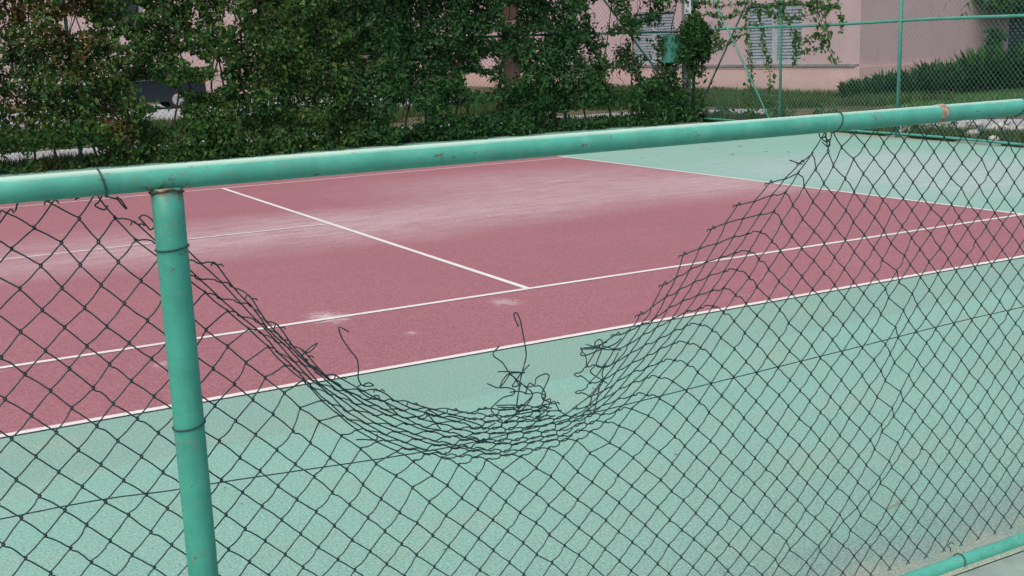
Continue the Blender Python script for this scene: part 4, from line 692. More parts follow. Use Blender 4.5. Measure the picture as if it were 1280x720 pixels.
# grey utility post with a green meter box and a small white notice
up = thing('utility_post', (11.52, 13.02, 0), 'grey square utility post beside the fence corner, wrapped in creeper', 'post')
m = MB(); m.box((11.44, 12.96, -.05), (11.58, 13.10, 4.2)); m.build('shaft', M['concrete'], up)
mbx = thing('meter_box', (11.12, 12.95, 1.28), 'turquoise metal meter box half hidden under a bushy creeper', 'meter box')
m = MB(); m.box((10.90, 12.86, 1.28), (11.42, 13.05, 1.86)); o = m.build('cabinet', M['far_steel'], mbx)
b_ = o.modifiers.new('Bevel', 'BEVEL'); b_.width = .012; b_.segments = 2
m = MB(); m.box((10.925, 12.852, 1.31), (11.395, 12.859, 1.83)); d_ = m.build('door', M['far_steel'], mbx)
m = MB(); m.box((11.32, 12.838, 1.53), (11.35, 12.851, 1.61)); m.build('latch', M['far_dark'], d_)
sg = thing('notice_plate', (11.30, 12.93, 2.30), 'small white notice plate with dark marks fixed on the grey post', 'sign')
m = MB(); m.box((11.405, 12.945, 2.29), (11.565, 12.957, 2.60)); m.build('plate', plain('white_plate', (.72, .72, .72), .5, .05), sg)
m = MB(); DK = plain('dark_sign_print', (.05, .05, .06), .6)
for q in ((11.455, 2.49, 11.515, 2.555), (11.47, 2.43, 11.505, 2.475), (11.43, 2.325, 11.475, 2.345), (11.485, 2.315, 11.50, 2.36)):
    m = MB(); m.box((q[0], 12.941, q[1]), (q[2], 12.9445, q[3])); m.build('printed_mark', DK, sg)

# ------------------------------------------------------------------ creepers
def hash_noise(x, z, s, seed):
    """cheap smooth value noise on the fence plane"""
    x = np.asarray(x)*s + seed*17.3; z = np.asarray(z)*s + seed*5.1
    xi = np.floor(x).astype(int); zi = np.floor(z).astype(int); fx = x - xi; fz = z - zi
    fx = fx*fx*(3-2*fx); fz = fz*fz*(3-2*fz)
    def h(a, b): q = np.sin(a*127.1 + b*311.7 + seed*74.7)*43758.5453; return q - np.floor(q)
    return (h(xi, zi)*(1-fx) + h(xi+1, zi)*fx)*(1-fz) + (h(xi, zi+1)*(1-fx) + h(xi+1, zi+1)*fx)*fz
GAPS = [(-0.86,2.34,.26,.14),(0.84,1.77,.17,.09),(1.34,1.51,.14,.15),(1.05,1.62,.2,.07),(1.05,1.22,.22,.10),(.80,1.28,.14,.08),(0.33,0.74,.33,.18),(-1.27,.26,.62,.13),(-2.05,.22,.3,.1),(.46,1.04,.30,.26),(.15,1.19,.30,.22),(1.24,1.30,.24,.10),
        (4.8,.49,.49,.25),(5.6,.5,.2,.1),(6.54,1.05,.42,.20),(6.75,1.45,.16,.16),(7.13,1.35,.22,.36),(6.35,.58,.75,.12),(7.25,2.32,.28,.22),(6.9,1.95,.3,.10),(7.75,1.93,.3,.1),(9.39,2.29,.25,.41),(9.86,.97,.42,.28),(9.67,1.63,.26,.34),
        (10.45,1.75,.40,.38),(11.05,2.15,.38,.45),(9.24,.34,.95,.14),(10.19,2.45,.32,.25),(8.8,2.22,.23,.2),(9.0,1.5,.14,.3),(10.6,1.2,.35,.3),(2.1,2.5,.1,.08),(2.9,1.9,.09,.07),(3.6,2.1,.08,.06),(4.2,1.7,.07,.09),(.1,2.55,.2,.08),(1.6,2.35,.12,.1),(-.2,2.05,.1,.08),(2.3,.5,.1,.06),(3.3,.45,.12,.06)]
def leaves(P, size, spread=1., up=.3):
    """one diamond leaf (folded along its midrib, 4 triangles) per point, facing roughly outwards"""
    n = len(P); s = size*np.clip(rng.lognormal(-.06, .32, n), .45, 1.9)
    nr = rng.normal(0, 1, (n, 3))*spread; nr[:, 1] -= .9; nr[:, 2] += up; nr /= np.linalg.norm(nr, axis=1)[:, None]
    a = rng.normal(0, 1, (n, 3)); a[:, 2] -= .9; a -= nr*(a*nr).sum(1)[:, None]; a /= np.linalg.norm(a, axis=1)[:, None]
    b = np.cross(nr, a); sc = s[:, None]
    V = np.stack([P - a*sc*.5, P + b*sc*.30 + nr*sc*.07 - a*sc*.06, P + a*sc*.55 - nr*sc*.06, P - b*sc*.30 + nr*sc*.07 - a*sc*.06], 1).reshape(-1, 3)
    i0 = np.arange(n)[:, None]*4
    F = np.concatenate([i0 + np.array([[0, 1, 2]]), i0 + np.array([[0, 2, 3]])], 0)
    return V, F
def dens(x, z):
    d = np.ones_like(x)
    for gx, gz, rx, rz in GAPS:
        q = ((x-gx)/rx)**2 + ((z-gz)/rz)**2
        d *= np.clip((q - .55 + .9*(hash_noise(x, z, 7, 3) - .5)) / .8, .0, 1)
    thin = np.clip((x - 9.0) / 2.6, 0, 1)                      # the creeper thins out towards the corner
    big = hash_noise(x, z, 1.6, 1)*.6 + hash_noise(x, z, 4.0, 2)*.4
    d *= np.clip((big - (.06 + .30*thin*np.clip((z-.45)/.4, 0, 1))) / .14, 0, 1)
    d *= np.clip((.22 + 1.5*hash_noise(x, z, 5, 5)*hash_noise(x, z, 2.0, 6)), .75, 1.2)
    return d
def creeper(label, x0, x1, mat, n_, deep=.55, zt=3.75, group='creepers over the far sideline fence', seed=0):
    t = thing('climbing_creeper', ((x0+x1)/2, 13.28, 0), label, 'creeper', group)
    n = int(n_*2.0)
    x = rng.uniform(x0 - .35, x1 + .35, n*3); z = rng.uniform(0, zt, n*3)
    e0 = (x0 + .5*(hash_noise(x*0 + 3, z, 1.5, seed) - .5)); e1 = (x1 + .5*(hash_noise(x*0 + 3, z, 1.5, seed + 1) - .5))
    keep = (x > e0) & (x < e1) & (rng.random(n*3) < dens(x, z))
    x = x[keep][:n]; z = z[keep][:n]
    lump = hash_noise(x, z, 2.2, 7)*.6 + hash_noise(x, z, 5, 8)*.4
    y = 13.26 - (lump*deep*1.5 - .12) + rng.normal(0, .10, len(x)) + (rng.random(len(x)) < .3)*rng.uniform(0, .35, len(x))
    V, F = leaves(np.stack([x, y, z], 1), .073)
    npmesh('foliage', V, F, mat, t)
    m = MB()
    for q in range(5):
        sx = x0 + (x1-x0)*(q + .5)/5 + rnd.uniform(-.15, .15); pp = [(sx, 13.2, -.03)]
        for h in range(1, 9): pp.append((pp[-1][0] + rnd.uniform(-.16, .16), 13.26 + rnd.uniform(-.1, .06), h*.42))
        m.tube(smooth(pp, 3), np.linspace(.022, .005, 25), 6)
    m.build('stem', M['bark'], t, True)
    for q in range(int(5*(x1-x0))):             # thin bare runners wandering over the leaves
        sx = rng.uniform(x0, x1); z = rng.uniform(.2, 3.2); a = rng.uniform(0, 6.28); pp = []
        for h in range(8):
            pp.append((sx, 13.0 + rng.normal(0, .04), max(.02, z))); a += rng.normal(0, .5); sx += .12*math.cos(a); z += .12*math.sin(a) - .02
        R_ = MB(); R_.tube(smooth(pp, 3), .005, 4); R_.build('runner', M['bark'], t, True)
    return t
creeper('creeper with rusty red leaves at the far left end of the fence', -8.0, -1.9, M['leaf_red'], 21000, seed=1)
creeper('mid green creeper with a pale gap near its top, left of the dark car', -1.9, -.35, M['leaf_red'], 8500, seed=2)
creeper('mid green creeper with holes through which the dark car shows', -.35, 1.55, M['leaf'], 10500, seed=3)
creeper('thick dark green creeper with hardly any holes, right of the dark car', 1.55, 3.9, M['leaf'], 15000, seed=4)
creeper('dark green creeper with a gravel patch showing near its foot', 3.9, 6.0, M['leaf_dark'], 13000, seed=5)
creeper('thin dark creeper in front of the brown stairwell opening', 6.0, 8.0, M['leaf_dark'], 12500, seed=6)
creeper('sparse creeper with pink wall showing through, left of the meter box', 8.0, 11.2, M['leaf_dark'], 14000, seed=7)
# bushy clump over the meter box
t = thing('creeper_clump', (11.45, 12.9, 0), 'bushy dark creeper clump hanging over the meter box at the corner', 'creeper')
n = 3600; q = rng.normal(0, 1, (n, 3)); q /= np.linalg.norm(q, axis=1)[:, None]; q *= (rng.uniform(.55, 1.0, n)*(.72 + .62*hash_noise(q[:, 0]*2 + q[:, 1], q[:, 2]*2, 1.7, 13)))[:, None]
P = np.stack([11.62 + q[:, 0]*.34, 12.84 + q[:, 1]*.30, 1.84 + q[:, 2]*.50 - .1*np.abs(q[:, 0])], 1)
n2 = 2600; P2 = np.stack([11.25 + rng.normal(0, .30, n2), 12.95 + rng.normal(0, .13, n2), np.abs(rng.normal(0, .46, n2))], 1)
P3 = np.stack([11.66 + rng.normal(0, .13, 600) , 12.88 + rng.normal(0, .08, 600), rng.uniform(.95, 1.7, 600)], 1); P3 = np.vstack([P3, np.stack([11.22 + rng.normal(0, .10, 260), 12.80 + rng.normal(0, .03, 260), rng.uniform(1.25, 2.0, 260)], 1)])
V, F = leaves(np.vstack([P, P2, P3]), .075); npmesh('foliage', V, F, M['leaf_dark'], t)
m = MB(); m.tube(smooth([(11.3, 12.9, -.02), (11.38, 12.9, .5), (11.45, 12.88, 1.1), (11.5, 12.86, 1.7)], 4), np.linspace(.025, .01, 13), 7); m.build('stem', M['bark'], t, True)
# thin hanging vines on the back fence
STR = [[(.18,2.58),(.06,2.25),(.59,2.26),(1.2,2.17),(1.78,2.26),(2.47,2.25),(3.12,2.14),(3.74,2.09),(4.44,2.2),(4.78,2.25)],
 [(2.41,2.29),(2.47,1.85),(2.61,1.46),(2.81,1.15),(2.76,.6),(2.7,.1)],[(3.11,2.44),(3.25,2.13),(3.46,1.83),(3.59,1.53),(3.67,1.2)],
 [(3.58,1.75),(3.88,1.64),(4.28,1.74),(4.47,1.59),(4.19,1.48),(3.52,1.44)],[(4.44,2.37),(4.54,1.94),(4.6,1.51),(4.73,1.26)],
 [(4.78,2.36),(4.85,2.07),(4.99,1.79)],[(.44,2.07),(1.05,1.64),(.59,1.53),(.18,1.65)],[(1.2,2.17),(.9,1.81),(1.05,1.56),(1.5,1.71),(1.87,1.9)],
 [(2.05,2.41),(2.03,1.86),(2.13,1.23),(2.16,.67),(2.2,.1)],[(-.2,2.51),(.44,2.53),(1.2,2.4),(1.91,2.45),(2.73,2.33),(3.37,2.38),(3.98,2.31),(4.32,2.35)],
 [(4.02,2.28),(4.26,2.07),(4.46,1.8)],[(0,2.9),(1,2.75),(2,2.85),(3,2.7),(4,2.8),(4.7,2.6)],[(2.8,2.9),(3.0,2.5),(3.1,2.2)],[(.3,.05),(.5,.25),(.7,.1)],[(4.2,2.75),(4.5,2.5),(4.6,2.2)]]
t = thing('hanging_vine', (*CORNER, 0), 'thin leafy vine trailing in loops and strands over the tall baseline fence', 'vine')
m = MB(); P = []
for s in STR:
    pp = smooth([bk(a, z, rnd.uniform(-.05, .05)) for a, z in s], 6); m.tube(pp, .006, 5)
    L = np.linalg.norm(np.diff(pp, axis=0), axis=1).sum(); k = int(L*75); idx = rng.uniform(0, len(pp)-1.001, k); i0 = idx.astype(int)
    Q = pp[i0] + (pp[i0+1] - pp[i0])*(idx - i0)[:, None]; cl = .5 + hash_noise(idx, idx*0 + len(P), .9, 9)
    P.append(Q + rng.normal(0, .045, (k, 3))*cl[:, None])
m.build('stem', M['bark'], t, True)
V, F = leaves(np.vstack(P), .085); npmesh('foliage', V, F, M['leaf_thin'], t)

# ------------------------------------------------------------------ pink house and its neighbour
hx, hy = 20.58, 16.89; HH = 6.8
ph = thing('pink_house', (hx, hy, 0), 'long pink rendered house with grey louvred windows behind the tall fence', 'house')
W = MB()
# window and stairwell openings on the face x = hx (ranges along y), built as wall pieces around them
OP = [(19.22, 21.66, .96, 2.75), (25.45, 27.85, .96, 2.75), (31.7, 34.1, .96, 2.75)]
STAIR = (36.2, 38.2, .05, 5.6)
T = .25
def wall_x(ops, y0, y1):
    ys = y0
    for a, b, z0, z1 in sorted(ops):
        W.box((hx, ys, -.1), (hx + T, a, HH)); W.box((hx, a, -.1), (hx + T, b, z0)); W.box((hx, a, z1), (hx + T, b, HH)); ys = b
    W.box((hx, ys, -.1), (hx + T, y1, HH))
wall_x(OP + [STAIR], hy, 47)
W.box((hx + T, hy, -.1), (26.8, hy + T, HH)); W.box((26.8, hy, -.1), (29.2, hy + T, .75)); W.box((26.8, hy, 2.35), (29.2, hy + T, HH)); W.box((29.2, hy, -.1), (44, hy + T, HH))
W.box((43.75, hy + T, -.1), (44, 47, HH)); W.box((hx + T, 46.75, -.1), (43.75, 47, HH))
W.build('wall', M['pink'], ph)
m = MB(); m.box((hx - .35, hy - .35, HH), (44.4, 47.4, HH + .22)); m.build('roof', M['roof'], ph)
m = MB(); m.box((hx - .14, hy - .14, -.1), (hx - .002, 36.0, .84)); m.box((hx - .002, hy - .14, -.1), (25.2, hy - .002, .84)); m.box((hx - .14, 38.4, -.1), (hx - .002, 47, .84)); m.build('plinth', M['plinth'], ph)
m = MB(); m.box((hx - .18, hy + .02, .845), (hx - .003, 36.0, .915)); m.build('ledge', M['ledge'], ph)
for (a, b, z0, z1) in OP:
    fr = MB(); e = .05
    for (p0, p1, q0, q1) in ((a, a + e, z0, z1), (b - e, b, z0, z1), (a + e, b - e, z1 - e, z1), (a + e, b - e, z0, z0 + e), ((a+b)/2 - .12, (a+b)/2 + .12, z0 + e, z1 - e)):
        fr.box((hx + .03, p0, q0), (hx + .10, p1, q1))
    f_ = fr.build('window', M['frame'], ph)
    for (p0, p1) in ((a + e, (a+b)/2 - .12), ((a+b)/2 + .12, b - e)):
        lv = MB(); k = int((z1-z0-2*e)/.095)
        for q in range(k):
            z = z0 + e + .095*q
            lv.add([(hx + .055, p0, z), (hx + .095, p0, z + .104), (hx + .095, p1, z + .104), (hx + .055, p1, z), (hx + .063, p0, z - .003), (hx + .103, p0, z + .101), (hx + .103, p1, z + .101), (hx + .063, p1, z - .003)],
                   [(0,1,2,3),(7,6,5,4),(0,3,7,4),(1,5,6,2)])
        lv.build('louvre', M['louvre'], f_)
    bk_ = MB(); bk_.box((hx + .16, a, z0), (hx + .20, b, z1)); bk_.build('pane', M['glass'], f_)
# dark stairwell behind its opening
m = MB(); a, b, z0, z1 = STAIR
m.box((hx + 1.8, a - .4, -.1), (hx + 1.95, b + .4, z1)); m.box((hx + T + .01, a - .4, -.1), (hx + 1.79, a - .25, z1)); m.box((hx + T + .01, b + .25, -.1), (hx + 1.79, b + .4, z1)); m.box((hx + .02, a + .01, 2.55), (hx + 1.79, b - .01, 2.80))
m.build('stairwell', M['shade_wall'], ph)
# right-hand window with shutters and awning
fr = MB()
for p0, p1, q0, q1 in ((26.8, 26.88, .75, 2.35), (29.12, 29.2, .75, 2.35), (26.88, 29.12, 2.27, 2.35), (26.88, 29.12, .75, .83), (27.95, 28.05, .83, 2.27)): fr.box((p0, hy + .02, q0), (p1, hy + .1, q1))
f_ = fr.build('window', M['shutter'], ph)
m = MB(); m.box((26.8, hy + .13, .75), (29.2, hy + .17, 2.35)); m.build('pane', M['glass'], f_)
m = MB()
for q in range(14): m.box((26.9, hy + .05, .86 + q*.1), (29.1, hy + .075, .925 + q*.1))
m.build('shutter_slats', M['shutter'], f_)
aw = MB(); aw.add([(25.0, hy - .003, 2.75), (29.8, hy - .003, 2.75), (29.8, hy - 1.0, 2.42), (25.0, hy - 1.0, 2.42), (25.0, hy - .003, 2.70), (29.8, hy - .003, 2.70), (29.8, hy - 1.0, 2.37), (25.0, hy - 1.0, 2.37)], [(0,3,2,1),(4,5,6,7),(3,7,6,2),(0,4,7,3),(1,2,6,5)])
aw.build('awning', M['awning'], ph)

nb = thing('distant_house', (2, 46, 0), 'pale pink house far behind the dark car, seen through creeper holes', 'house')
W = MB(); W.box((-40, 46, -.1), (12.5, 46.25, 7)); W.box((12.25, 46.25, -.1), (12.5, 58, 7)); W.box((-40, 57.75, -.1), (12.25, 58, 7)); W.build('wall', plain('pale_pink_render', (.56, .43, .43), .9, .06, 1), nb)
m = MB(); m.box((-40.4, 45.6, 7), (12.9, 58.4, 7.25)); m.build('roof', M['roof'], nb)
for x in (-30, -24, -18, -12, -6, 0, 6.0):
    m = MB(); m.box((x - 1.1, 45.94, 3.4), (x + 1.1, 45.998, 5.2)); f_ = m.build('window', M['frame'], nb)
    m = MB(); m.box((x - 1.0, 45.925, 3.5), (x - .03, 45.938, 5.1)); m.box((x + .03, 45.925, 3.5), (x + 1.0, 45.938, 5.1)); m.build('pane', M['glass'], f_)

# ------------------------------------------------------------------ dark car parked behind the creeper
car = thing('parked_car', (4.9, 34.0, 0), 'dark blue saloon car parked behind the creeper, seen through its holes', 'car')
paint = plain('dark_blue_car_paint', (.012, .018, .028), .22, .1, 2, .6); chrome = plain('silver_rim', (.55, .56, .58), .3, .1, 20, .5, .6)
rub = plain('black_rubber', (.015, .015, .016), .85); tl = plain('red_tail_lamp', (.22, .012, .015), .25); gls = plain('tinted_car_glass', (.03, .04, .045), .06, .1, 2, .7)
# body outline in side view (x back = +), lofted over half-width stations
def outline(k):   # k in 0..1 towards the side
    return [(-2.15, .30), (-2.22, .52), (-2.15, .72), (-1.2, .90), (-.95, .93), (-.28, 1.36 + .04*(1-k)), (.70, 1.40 + .04*(1-k)), (1.42, 1.02), (2.05, .98), (2.16, .78), (2.18, .45), (2.08, .28)]
m = MB(); st = [(-.84, 1.), (-.70, .3), (0, 0), (.70, .3), (.84, 1.)]; vs = []; n = len(outline(0))
for yy, k in st:
    for j, (x, z) in enumerate(outline(k)):
        inset = .16 if z > 1.2 else 0
        vs.append((4.4 + x*(1 - .02*k), 34.86 + math.copysign(max(0, abs(yy) - inset*(abs(yy) > .5)), yy), z))
fs = []
for a in range(len(st)-1):
    for j in range(n): j2 = (j+1) % n; fs.append((a*n+j, a*n+j2, (a+1)*n+j2, (a+1)*n+j))
fs += [tuple(range(n)), tuple(4*n + q for q in range(n))[::-1]]
m.add(vs, fs); body = m.build('body', paint, car)
b_ = body.modifiers.new('Bevel', 'BEVEL'); b_.width = .04; b_.segments = 3; b_.limit_method = 'ANGLE'
for yy, s_ in ((34.86 - .855, -1), (34.86 + .855, 1)):
    for xx in (4.4 - 1.35, 4.4 + 1.15):
        w = MB(); w.tube([(xx, yy + s_*.02, .31), (xx, yy - s_*.18, .31)], .31, 28); wo = w.build('wheel', rub, car)
        w = MB(); w.tube([(xx, yy + s_*.028, .31), (xx, yy + s_*.021, .31)], .20, 20)
        for q in range(6):
            t_ = q*math.pi/3; w.box((xx + .10*math.cos(t_) - .03, yy + s_*.03 - .006, .31 + .10*math.sin(t_) - .03), (xx + .10*math.cos(t_) + .03, yy + s_*.03 + .006, .31 + .10*math.sin(t_) + .03))
        w.build('rim', chrome, wo)
    m = MB(); y_ = yy - s_*(-.004)
    m.add([(4.4 - .80, y_, .96), (4.4 - .28, y_ - s_*.13, 1.31), (4.4 + .22, y_ - s_*.13, 1.33), (4.4 + .22, y_, .98)], [(0,1,2,3)])
    m.add([(4.4 + .28, y_, .98), (4.4 + .28, y_ - s_*.13, 1.33), (4.4 + .66, y_ - s_*.13, 1.34), (4.4 + 1.22, y_, 1.03)], [(0,1,2,3)])
    m.build('side_window', gls, car)
    m = MB(); m.box((4.4 + 2.06, yy - .02, .84), (4.4 + 2.19, yy + .02, .95)); m.build('tail_light', tl, car)
    m = MB(); m.box((4.4 - 2.2, yy - .02, .60), (4.4 - 1.98, yy + .02, .74)); m.build('headlight', chrome, car)
m = MB(); m.box((4.4 + 1.35, 34.30, 1.06), (4.4 + 1.42, 35.4, 1.10)); m.build('rear_window_trim', chrome, car)

# ------------------------------------------------------------------ bushes under the pink wall, stones, grass
def bush(loc, h, rad, label, seed, nl=230):
    g = np.random.default_rng(seed); t = thing('spiky_bush', loc, label, 'bush', 'bushes along the pink wall')
    V = []; F = []
    for q in range(nl):
        a = g.uniform(0, 2*math.pi); el = g.uniform(.35, 1.45); ln = h*g.uniform(.55, 1.05); r0 = rad*g.uniform(0, .55)
        b0 = np.array([r0*math.cos(a), r0*math.sin(a), h*g.uniform(0., .45)]); d = np.array([math.cos(a)*math.cos(el), math.sin(a)*math.cos(el), math.sin(el)])
        sd = np.cross(d, [0, 0, 1]); sd /= np.linalg.norm(sd); w = .045*g.uniform(.7, 1.4); ln *= .62
        tip = b0 + d*ln; mid = b0 + d*ln*.5 + np.array([0, 0, .03]); o = len(V)
        V += [b0, mid + sd*w, tip - np.array([0, 0, .04]), mid - sd*w]; F += [(o, o+1, o+2), (o, o+2, o+3)]
    npmesh('leaves', np.array(V) + np.array(loc), np.array(F), M['cycad'], t)
    m = MB(); m.tube([(*loc[:2], -.03), (loc[0], loc[1], h*.45)], [.05, .02], 7); m.build('stem', M['bark'], t)
    return t
BL = ['spiky green bush at the corner of the pink house', 'low spiky bush second from the house corner', 'spiky bush right in line with the second fence post', 'dense spiky bush just right of the fence post',
      'rounded spiky bush in the middle of the bush row', 'spiky bush left of the tall narrow shrub', 'darker tall spiky bush under the narrow shrub', 'tall spiky bush below the awning', 'big dark bush beneath the shuttered window', 'large bush at the right end of the bush row']
bx = [(19.4, 15.85, .62), (20.0, 15.9, .78), (20.6, 15.8, .85), (21.5, 15.85, .95), (22.4, 15.9, 1.02), (23.3, 15.9, 1.15), (24.2, 15.9, 1.3), (25.2, 15.9, 1.45), (26.3, 15.9, 1.6), (27.6, 15.9, 1.75)]
for k, (x, y, h) in enumerate(bx): bush((x, y, 0), h*rnd.uniform(.82, 1.1), .62, BL[k], 100 + k, 420)
for k in range(3): bush((28.8 + k*1.3, 16.1, 0), 1.35, .7, 'bush beyond the right end of the bush row', 120 + k)
t = thing('narrow_shrub', (25.4, 16.3, 0), 'tall narrow dark shrub standing up above the bush row against the pink wall', 'shrub')
P = np.stack([25.4 + rng.normal(0, .12, 700), 16.3 + rng.normal(0, .12, 700), rng.uniform(.7, 1.75, 700)], 1); P[:, 0] += .08*np.sin(P[:, 2]*9)
V, F = leaves(P, .12); npmesh('foliage', V, F, M['leaf_dark'], t)
m = MB(); m.tube([(25.4, 16.3, 0), (25.4, 16.3, 1.5)], [.03, .01], 6); m.build('stem', M['bark'], t)
# plant hanging over the awning
t = thing('hanging_plant', (26.6, 16.2, 2.6), 'yellowish green plant hanging over the awning at the upper right', 'plant')
P = np.stack([rng.uniform(24.9, 28.5, 2600), 16.0 + rng.normal(0, .22, 2600), 2.62 + rng.normal(0, .16, 2600)], 1)
V, F = leaves(P, .13); npmesh('foliage', V, F, M['leaf_thin'], t)
# palm fronds drooping into view in front of the shaded wall
pt = thing('palm_tree', (17.6, 8.9, 0), 'slim palm with a drooping frond tip showing against the shaded pink wall', 'palm')
m = MB(); m.tube([(17.9, 8.7, -.05), (17.85, 8.75, 1.6), (17.7, 8.9, 3.5)], [.10, .085, .08], 10)
tr = m.build('trunk', M['bark'], pt, True)
for q in range(9):
    a = q*.698 + .2; V = []; F = []
    sp = [np.array([17.7, 8.9, 3.5]) + np.array([math.cos(a)*2.1*u, math.sin(a)*2.1*u, .9*u - 2.3*u*u]) for u in np.linspace(0, 1, 16)]
    for j in range(2, 16):
        for s_ in (-1, 1):
            d = sp[j] - sp[j-1]; d /= np.linalg.norm(d); sd = np.cross(d, [0, 0, 1]); sd /= np.linalg.norm(sd)
            L = .45*(1 - abs(j/16 - .5)); tip = sp[j] + (sd*s_*.75 + d*.5 - np.array([0, 0, .35]))*L; o = len(V)
            V += [sp[j] - d*.03, sp[j] + d*.03, tip]; F += [(o, o+1, o+2)]
    npmesh('frond', np.array(V), np.array(F), M['leaf_dark'], pt)

def blades(name, polyfn, n, h, mat, kind='stuff', wide=1.):
    P = polyfn(n); n = len(P); a = rng.uniform(0, 2*math.pi, n); w = (.006 + .006*rng.random(n))*wide; hh = h*rng.uniform(.4, 1.3, n)
    ca, sa = np.cos(a), np.sin(a); ln = rng.normal(0, .4, (n, 2))*hh[:, None]
    V = np.stack([np.stack([P[:, 0] - ca*w, P[:, 1] - sa*w, P[:, 2]*0 - .01], 1), np.stack([P[:, 0] + ca*w, P[:, 1] + sa*w, P[:, 2]*0 - .01], 1), np.stack([P[:, 0] + ln[:, 0], P[:, 1] + ln[:, 1], hh], 1)], 1).reshape(-1, 3)
    F = np.arange(3*n).reshape(-1, 3); return tag(npmesh(name, V, F, mat), kind=kind)
def patchy(P, thr, s, seed): return P[hash_noise(P[:, 0], P[:, 1], s, seed)*.6 + hash_noise(P[:, 0], P[:, 1], s*3, seed+1)*.4 > thr]
def verge(n):
    x = rng.uniform(-6, 12.2, n); y = 13.3 + np.abs(rng.normal(0, .75, n)); a = np.stack([x, y, x*0], 1)
    k = n; s = rng.uniform(0, 20, k); o = .05 + np.abs(rng.normal(0, .55, k)); q = CORNER[None] + DD[None]*s[:, None] + np.array([-DD[1], DD[0]])[None]*o[:, None]
    return patchy(np.vstack([a, np.stack([q[:, 0], q[:, 1], s*0], 1)]), .38, 1.3, 21)
blades('grass_verge', verge, 30000, .17, M['grass'], wide=1.5)
def midgrass(n):
    x = rng.uniform(-6, 20.3, n); y = rng.uniform(18.0, 25.0, n); a = np.stack([x, y, x*0], 1); a = a[(a[:, 0] > 12) | (a[:, 1] > 19)]
    x = rng.uniform(15.5, 20.4, n); y = rng.uniform(13.0, 30, n); b = np.stack([x, y, x*0], 1); b = b[b[:, 1] > 13.4 + np.clip(17.6 - b[:, 0], 0, 9)*.8]
    return patchy(np.vstack([a, b]), .42, .8, 31)
blades('grass_patches', midgrass, 42000, .22, M['grass'], wide=1.8)
def lawn(n):
    x = rng.uniform(17.5, 34, n); y = rng.uniform(4, 16.2, n); a = np.stack([x, y, x*0], 1); return a[(a[:, 1] < 12.9 + (a[:, 0]-17.4)*.75)]
blades('lawn_grass', lawn, 42000, .07, leafmat('lawn_blades', [(.035, .10, .025), (.045, .12, .03), (.03, .085, .022)], .7))
for k, (a, off) in enumerate([(.35, .5), (.75, .35), (1.25, .6), (1.7, .4), (2.3, .7), (2.55, .3), (3.5, .8), (4.2, .5), (.9, 1.6), (2.0, 1.9)]):
    x, y, _ = bk(a, 0, off); t = thing('weed', (x, y, 0), 'small leafy weed sprouting at the foot of the tall baseline fence', 'weed', 'weeds at the foot of the baseline fence')
    P = np.stack([x + rng.normal(0, .11, 60), y + rng.normal(0, .11, 60), np.abs(rng.normal(.12, .12, 60))], 1); V, F = leaves(P, .10, 1., .8); npmesh('foliage', V, F, M['leaf_dark'], t)
    m = MB(); m.tube([(x, y, -.02), (x + .02, y, .22)], .006, 5); m.build('stem', M['bark'], t)
# rubble stones near the fence foot
sm = plain('pale_stone', (.36, .35, .33), .9, .25, 5); sr = plain('red_brick_shard', (.20, .07, .045), .9, .2, 9)
for k in range(60):
    a = rnd.uniform(3.4, 9.5); off = rnd.uniform(.35, 3.2); x, y, _ = bk(a, 0, off)
    if k % 9 == 8: nm, mt, lb, ct = 'brick_shard', sr, 'broken red brick shard in the grass behind the baseline fence', 'brick'
    else: nm, mt, lb, ct = 'stone', sm, 'pale stone lying in the grass behind the baseline fence', 'stone'
    s = rnd.uniform(.06, .14) if k % 9 != 8 else .07
    import bmesh
    bm = bmesh.new(); bmesh.ops.create_icosphere(bm, subdivisions=2, radius=s)
    for v in bm.verts: v.co *= 1 + rnd.uniform(-.2, .2); v.co.z *= .6
    me = bpy.data.meshes.new(nm); bm.to_mesh(me); bm.free(); me.materials.append(mt)
    o = bpy.data.objects.new(nm, me); C.objects.link(o); o.location = (x, y, s*.45); o.rotation_euler = (0, 0, rnd.uniform(0, 6))
    tag(o, lb, ct, 'brick shards behind the baseline fence' if ct == 'brick' else 'stones behind the baseline fence')
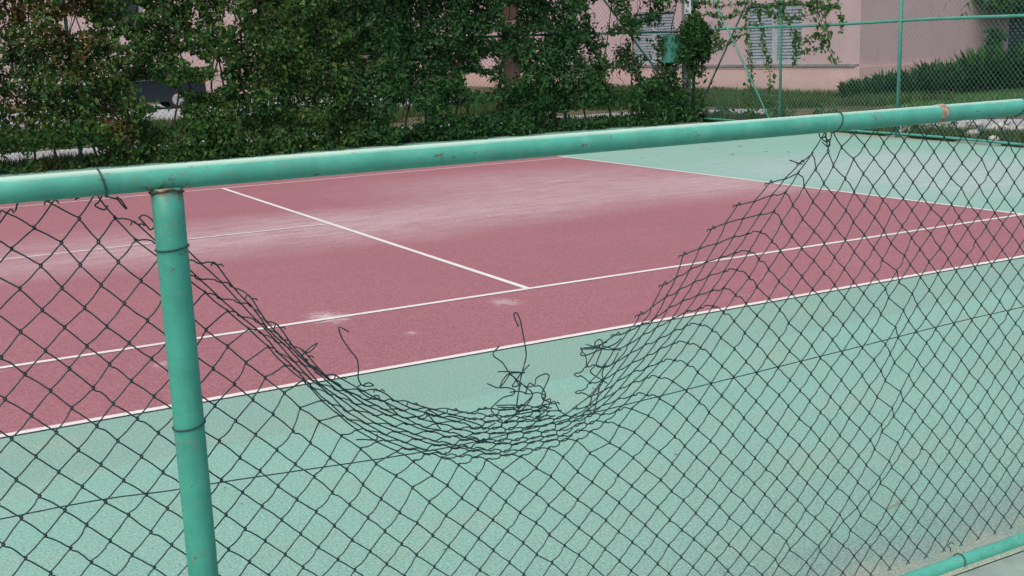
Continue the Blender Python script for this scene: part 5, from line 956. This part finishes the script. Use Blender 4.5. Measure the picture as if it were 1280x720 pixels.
# dry twigs / leaf litter on the court
tw = MB(); tw.tube(smooth([(-.93, -4.30, .008), (-.86, -4.285, .010), (-.80, -4.27, .007)], 4), [.002]*9, 5)
tag(tw.build('dry_twig', plain('dry_straw', (.36, .29, .17), .9), None, base=(-.86, -4.28, 0)), 'dry straw twig lying on the green court by the fence', 'twig')
M['litter'] = plain('dead_leaf', (.10, .075, .045), .9, .3, 9)
for k in range(26):
    x, y = ((rnd.uniform(-3.2, -.6), rnd.uniform(-4.5, -2.3)) if k < 14 else (rnd.uniform(6.2, 9.0), rnd.uniform(5.5, 9.5)))
    l = MB(); s = rnd.uniform(.004, .010) if k < 14 else rnd.uniform(.03, .06); a = rnd.uniform(0, 6)
    l.add([(x - s*math.cos(a), y - s*math.sin(a), .006), (x + .4*s*math.sin(a), y - .4*s*math.cos(a), .011), (x + s*math.cos(a), y + s*math.sin(a), .007), (x - .4*s*math.sin(a), y + .4*s*math.cos(a), .010)], [(0,1,2),(0,2,3)])
    o = l.build('dead_leaf', M['litter'], base=(x, y, 0)); tag(o, 'small dead leaf on the green court near the torn fence' if k < 14 else 'dead leaf on the green surround behind the baseline', 'leaf', 'dead leaves near the torn fence' if k < 14 else 'dead leaves behind the baseline')

# ------------------------------------------------------------------ light, sky, camera
sc = bpy.context.scene
w = bpy.data.worlds.new('World'); sc.world = w; w.use_nodes = True; nt = w.node_tree
sky = nt.nodes.new('ShaderNodeTexSky'); sky.sky_type = 'NISHITA'; sky.sun_disc = False
EL, AZ = 56, 240         # sun high, behind and to the left of the camera
sky.sun_elevation = R(EL); sky.sun_rotation = R(AZ); sky.air_density = 1.0; sky.dust_density = 6; sky.ozone_density = .6
bg = nt.nodes['Background']; nt.links.new(sky.outputs[0], bg.inputs[0]); bg.inputs[1].default_value = .15
sl = bpy.data.lights.new('sun', 'SUN'); sl.energy = 1.25; sl.angle = R(75); sl.color = (1, .985, .96)
so = bpy.data.objects.new('sun', sl); C.objects.link(so)
# sun_rotation is measured clockwise from +y
az = R(AZ); dirv = np.array([math.sin(az)*math.cos(R(EL)), math.cos(az)*math.cos(R(EL)), math.sin(R(EL))])
from mathutils import Vector, Matrix
so.rotation_euler = Vector(dirv).to_track_quat('Z', 'Y').to_euler()
cam = bpy.data.cameras.new('camera'); co = bpy.data.objects.new('camera', cam); C.objects.link(co); sc.camera = co
f, yaw, pitch, roll = 1439.5809, .50318095, .20747700, -.03456197
fw = Vector((math.sin(yaw)*math.cos(pitch), math.cos(yaw)*math.cos(pitch), -math.sin(pitch)))
r0 = Vector((math.cos(yaw), -math.sin(yaw), 0)); u0 = r0.cross(fw)
rt = math.cos(roll)*r0 + math.sin(roll)*u0; upv = -math.sin(roll)*r0 + math.cos(roll)*u0
mt = Matrix((rt, upv, -fw)).transposed().to_4x4(); mt.translation = Vector((-4.09343, -7.18678, 1.75632))
co.matrix_world = mt
cam.sensor_width = 36; cam.lens = 36*f/1280; cam.clip_start = .05; cam.clip_end = 1500
sc.view_settings.view_transform = 'Standard'; sc.view_settings.look = 'None'; sc.view_settings.exposure = 0.38; sc.view_settings.gamma = 1
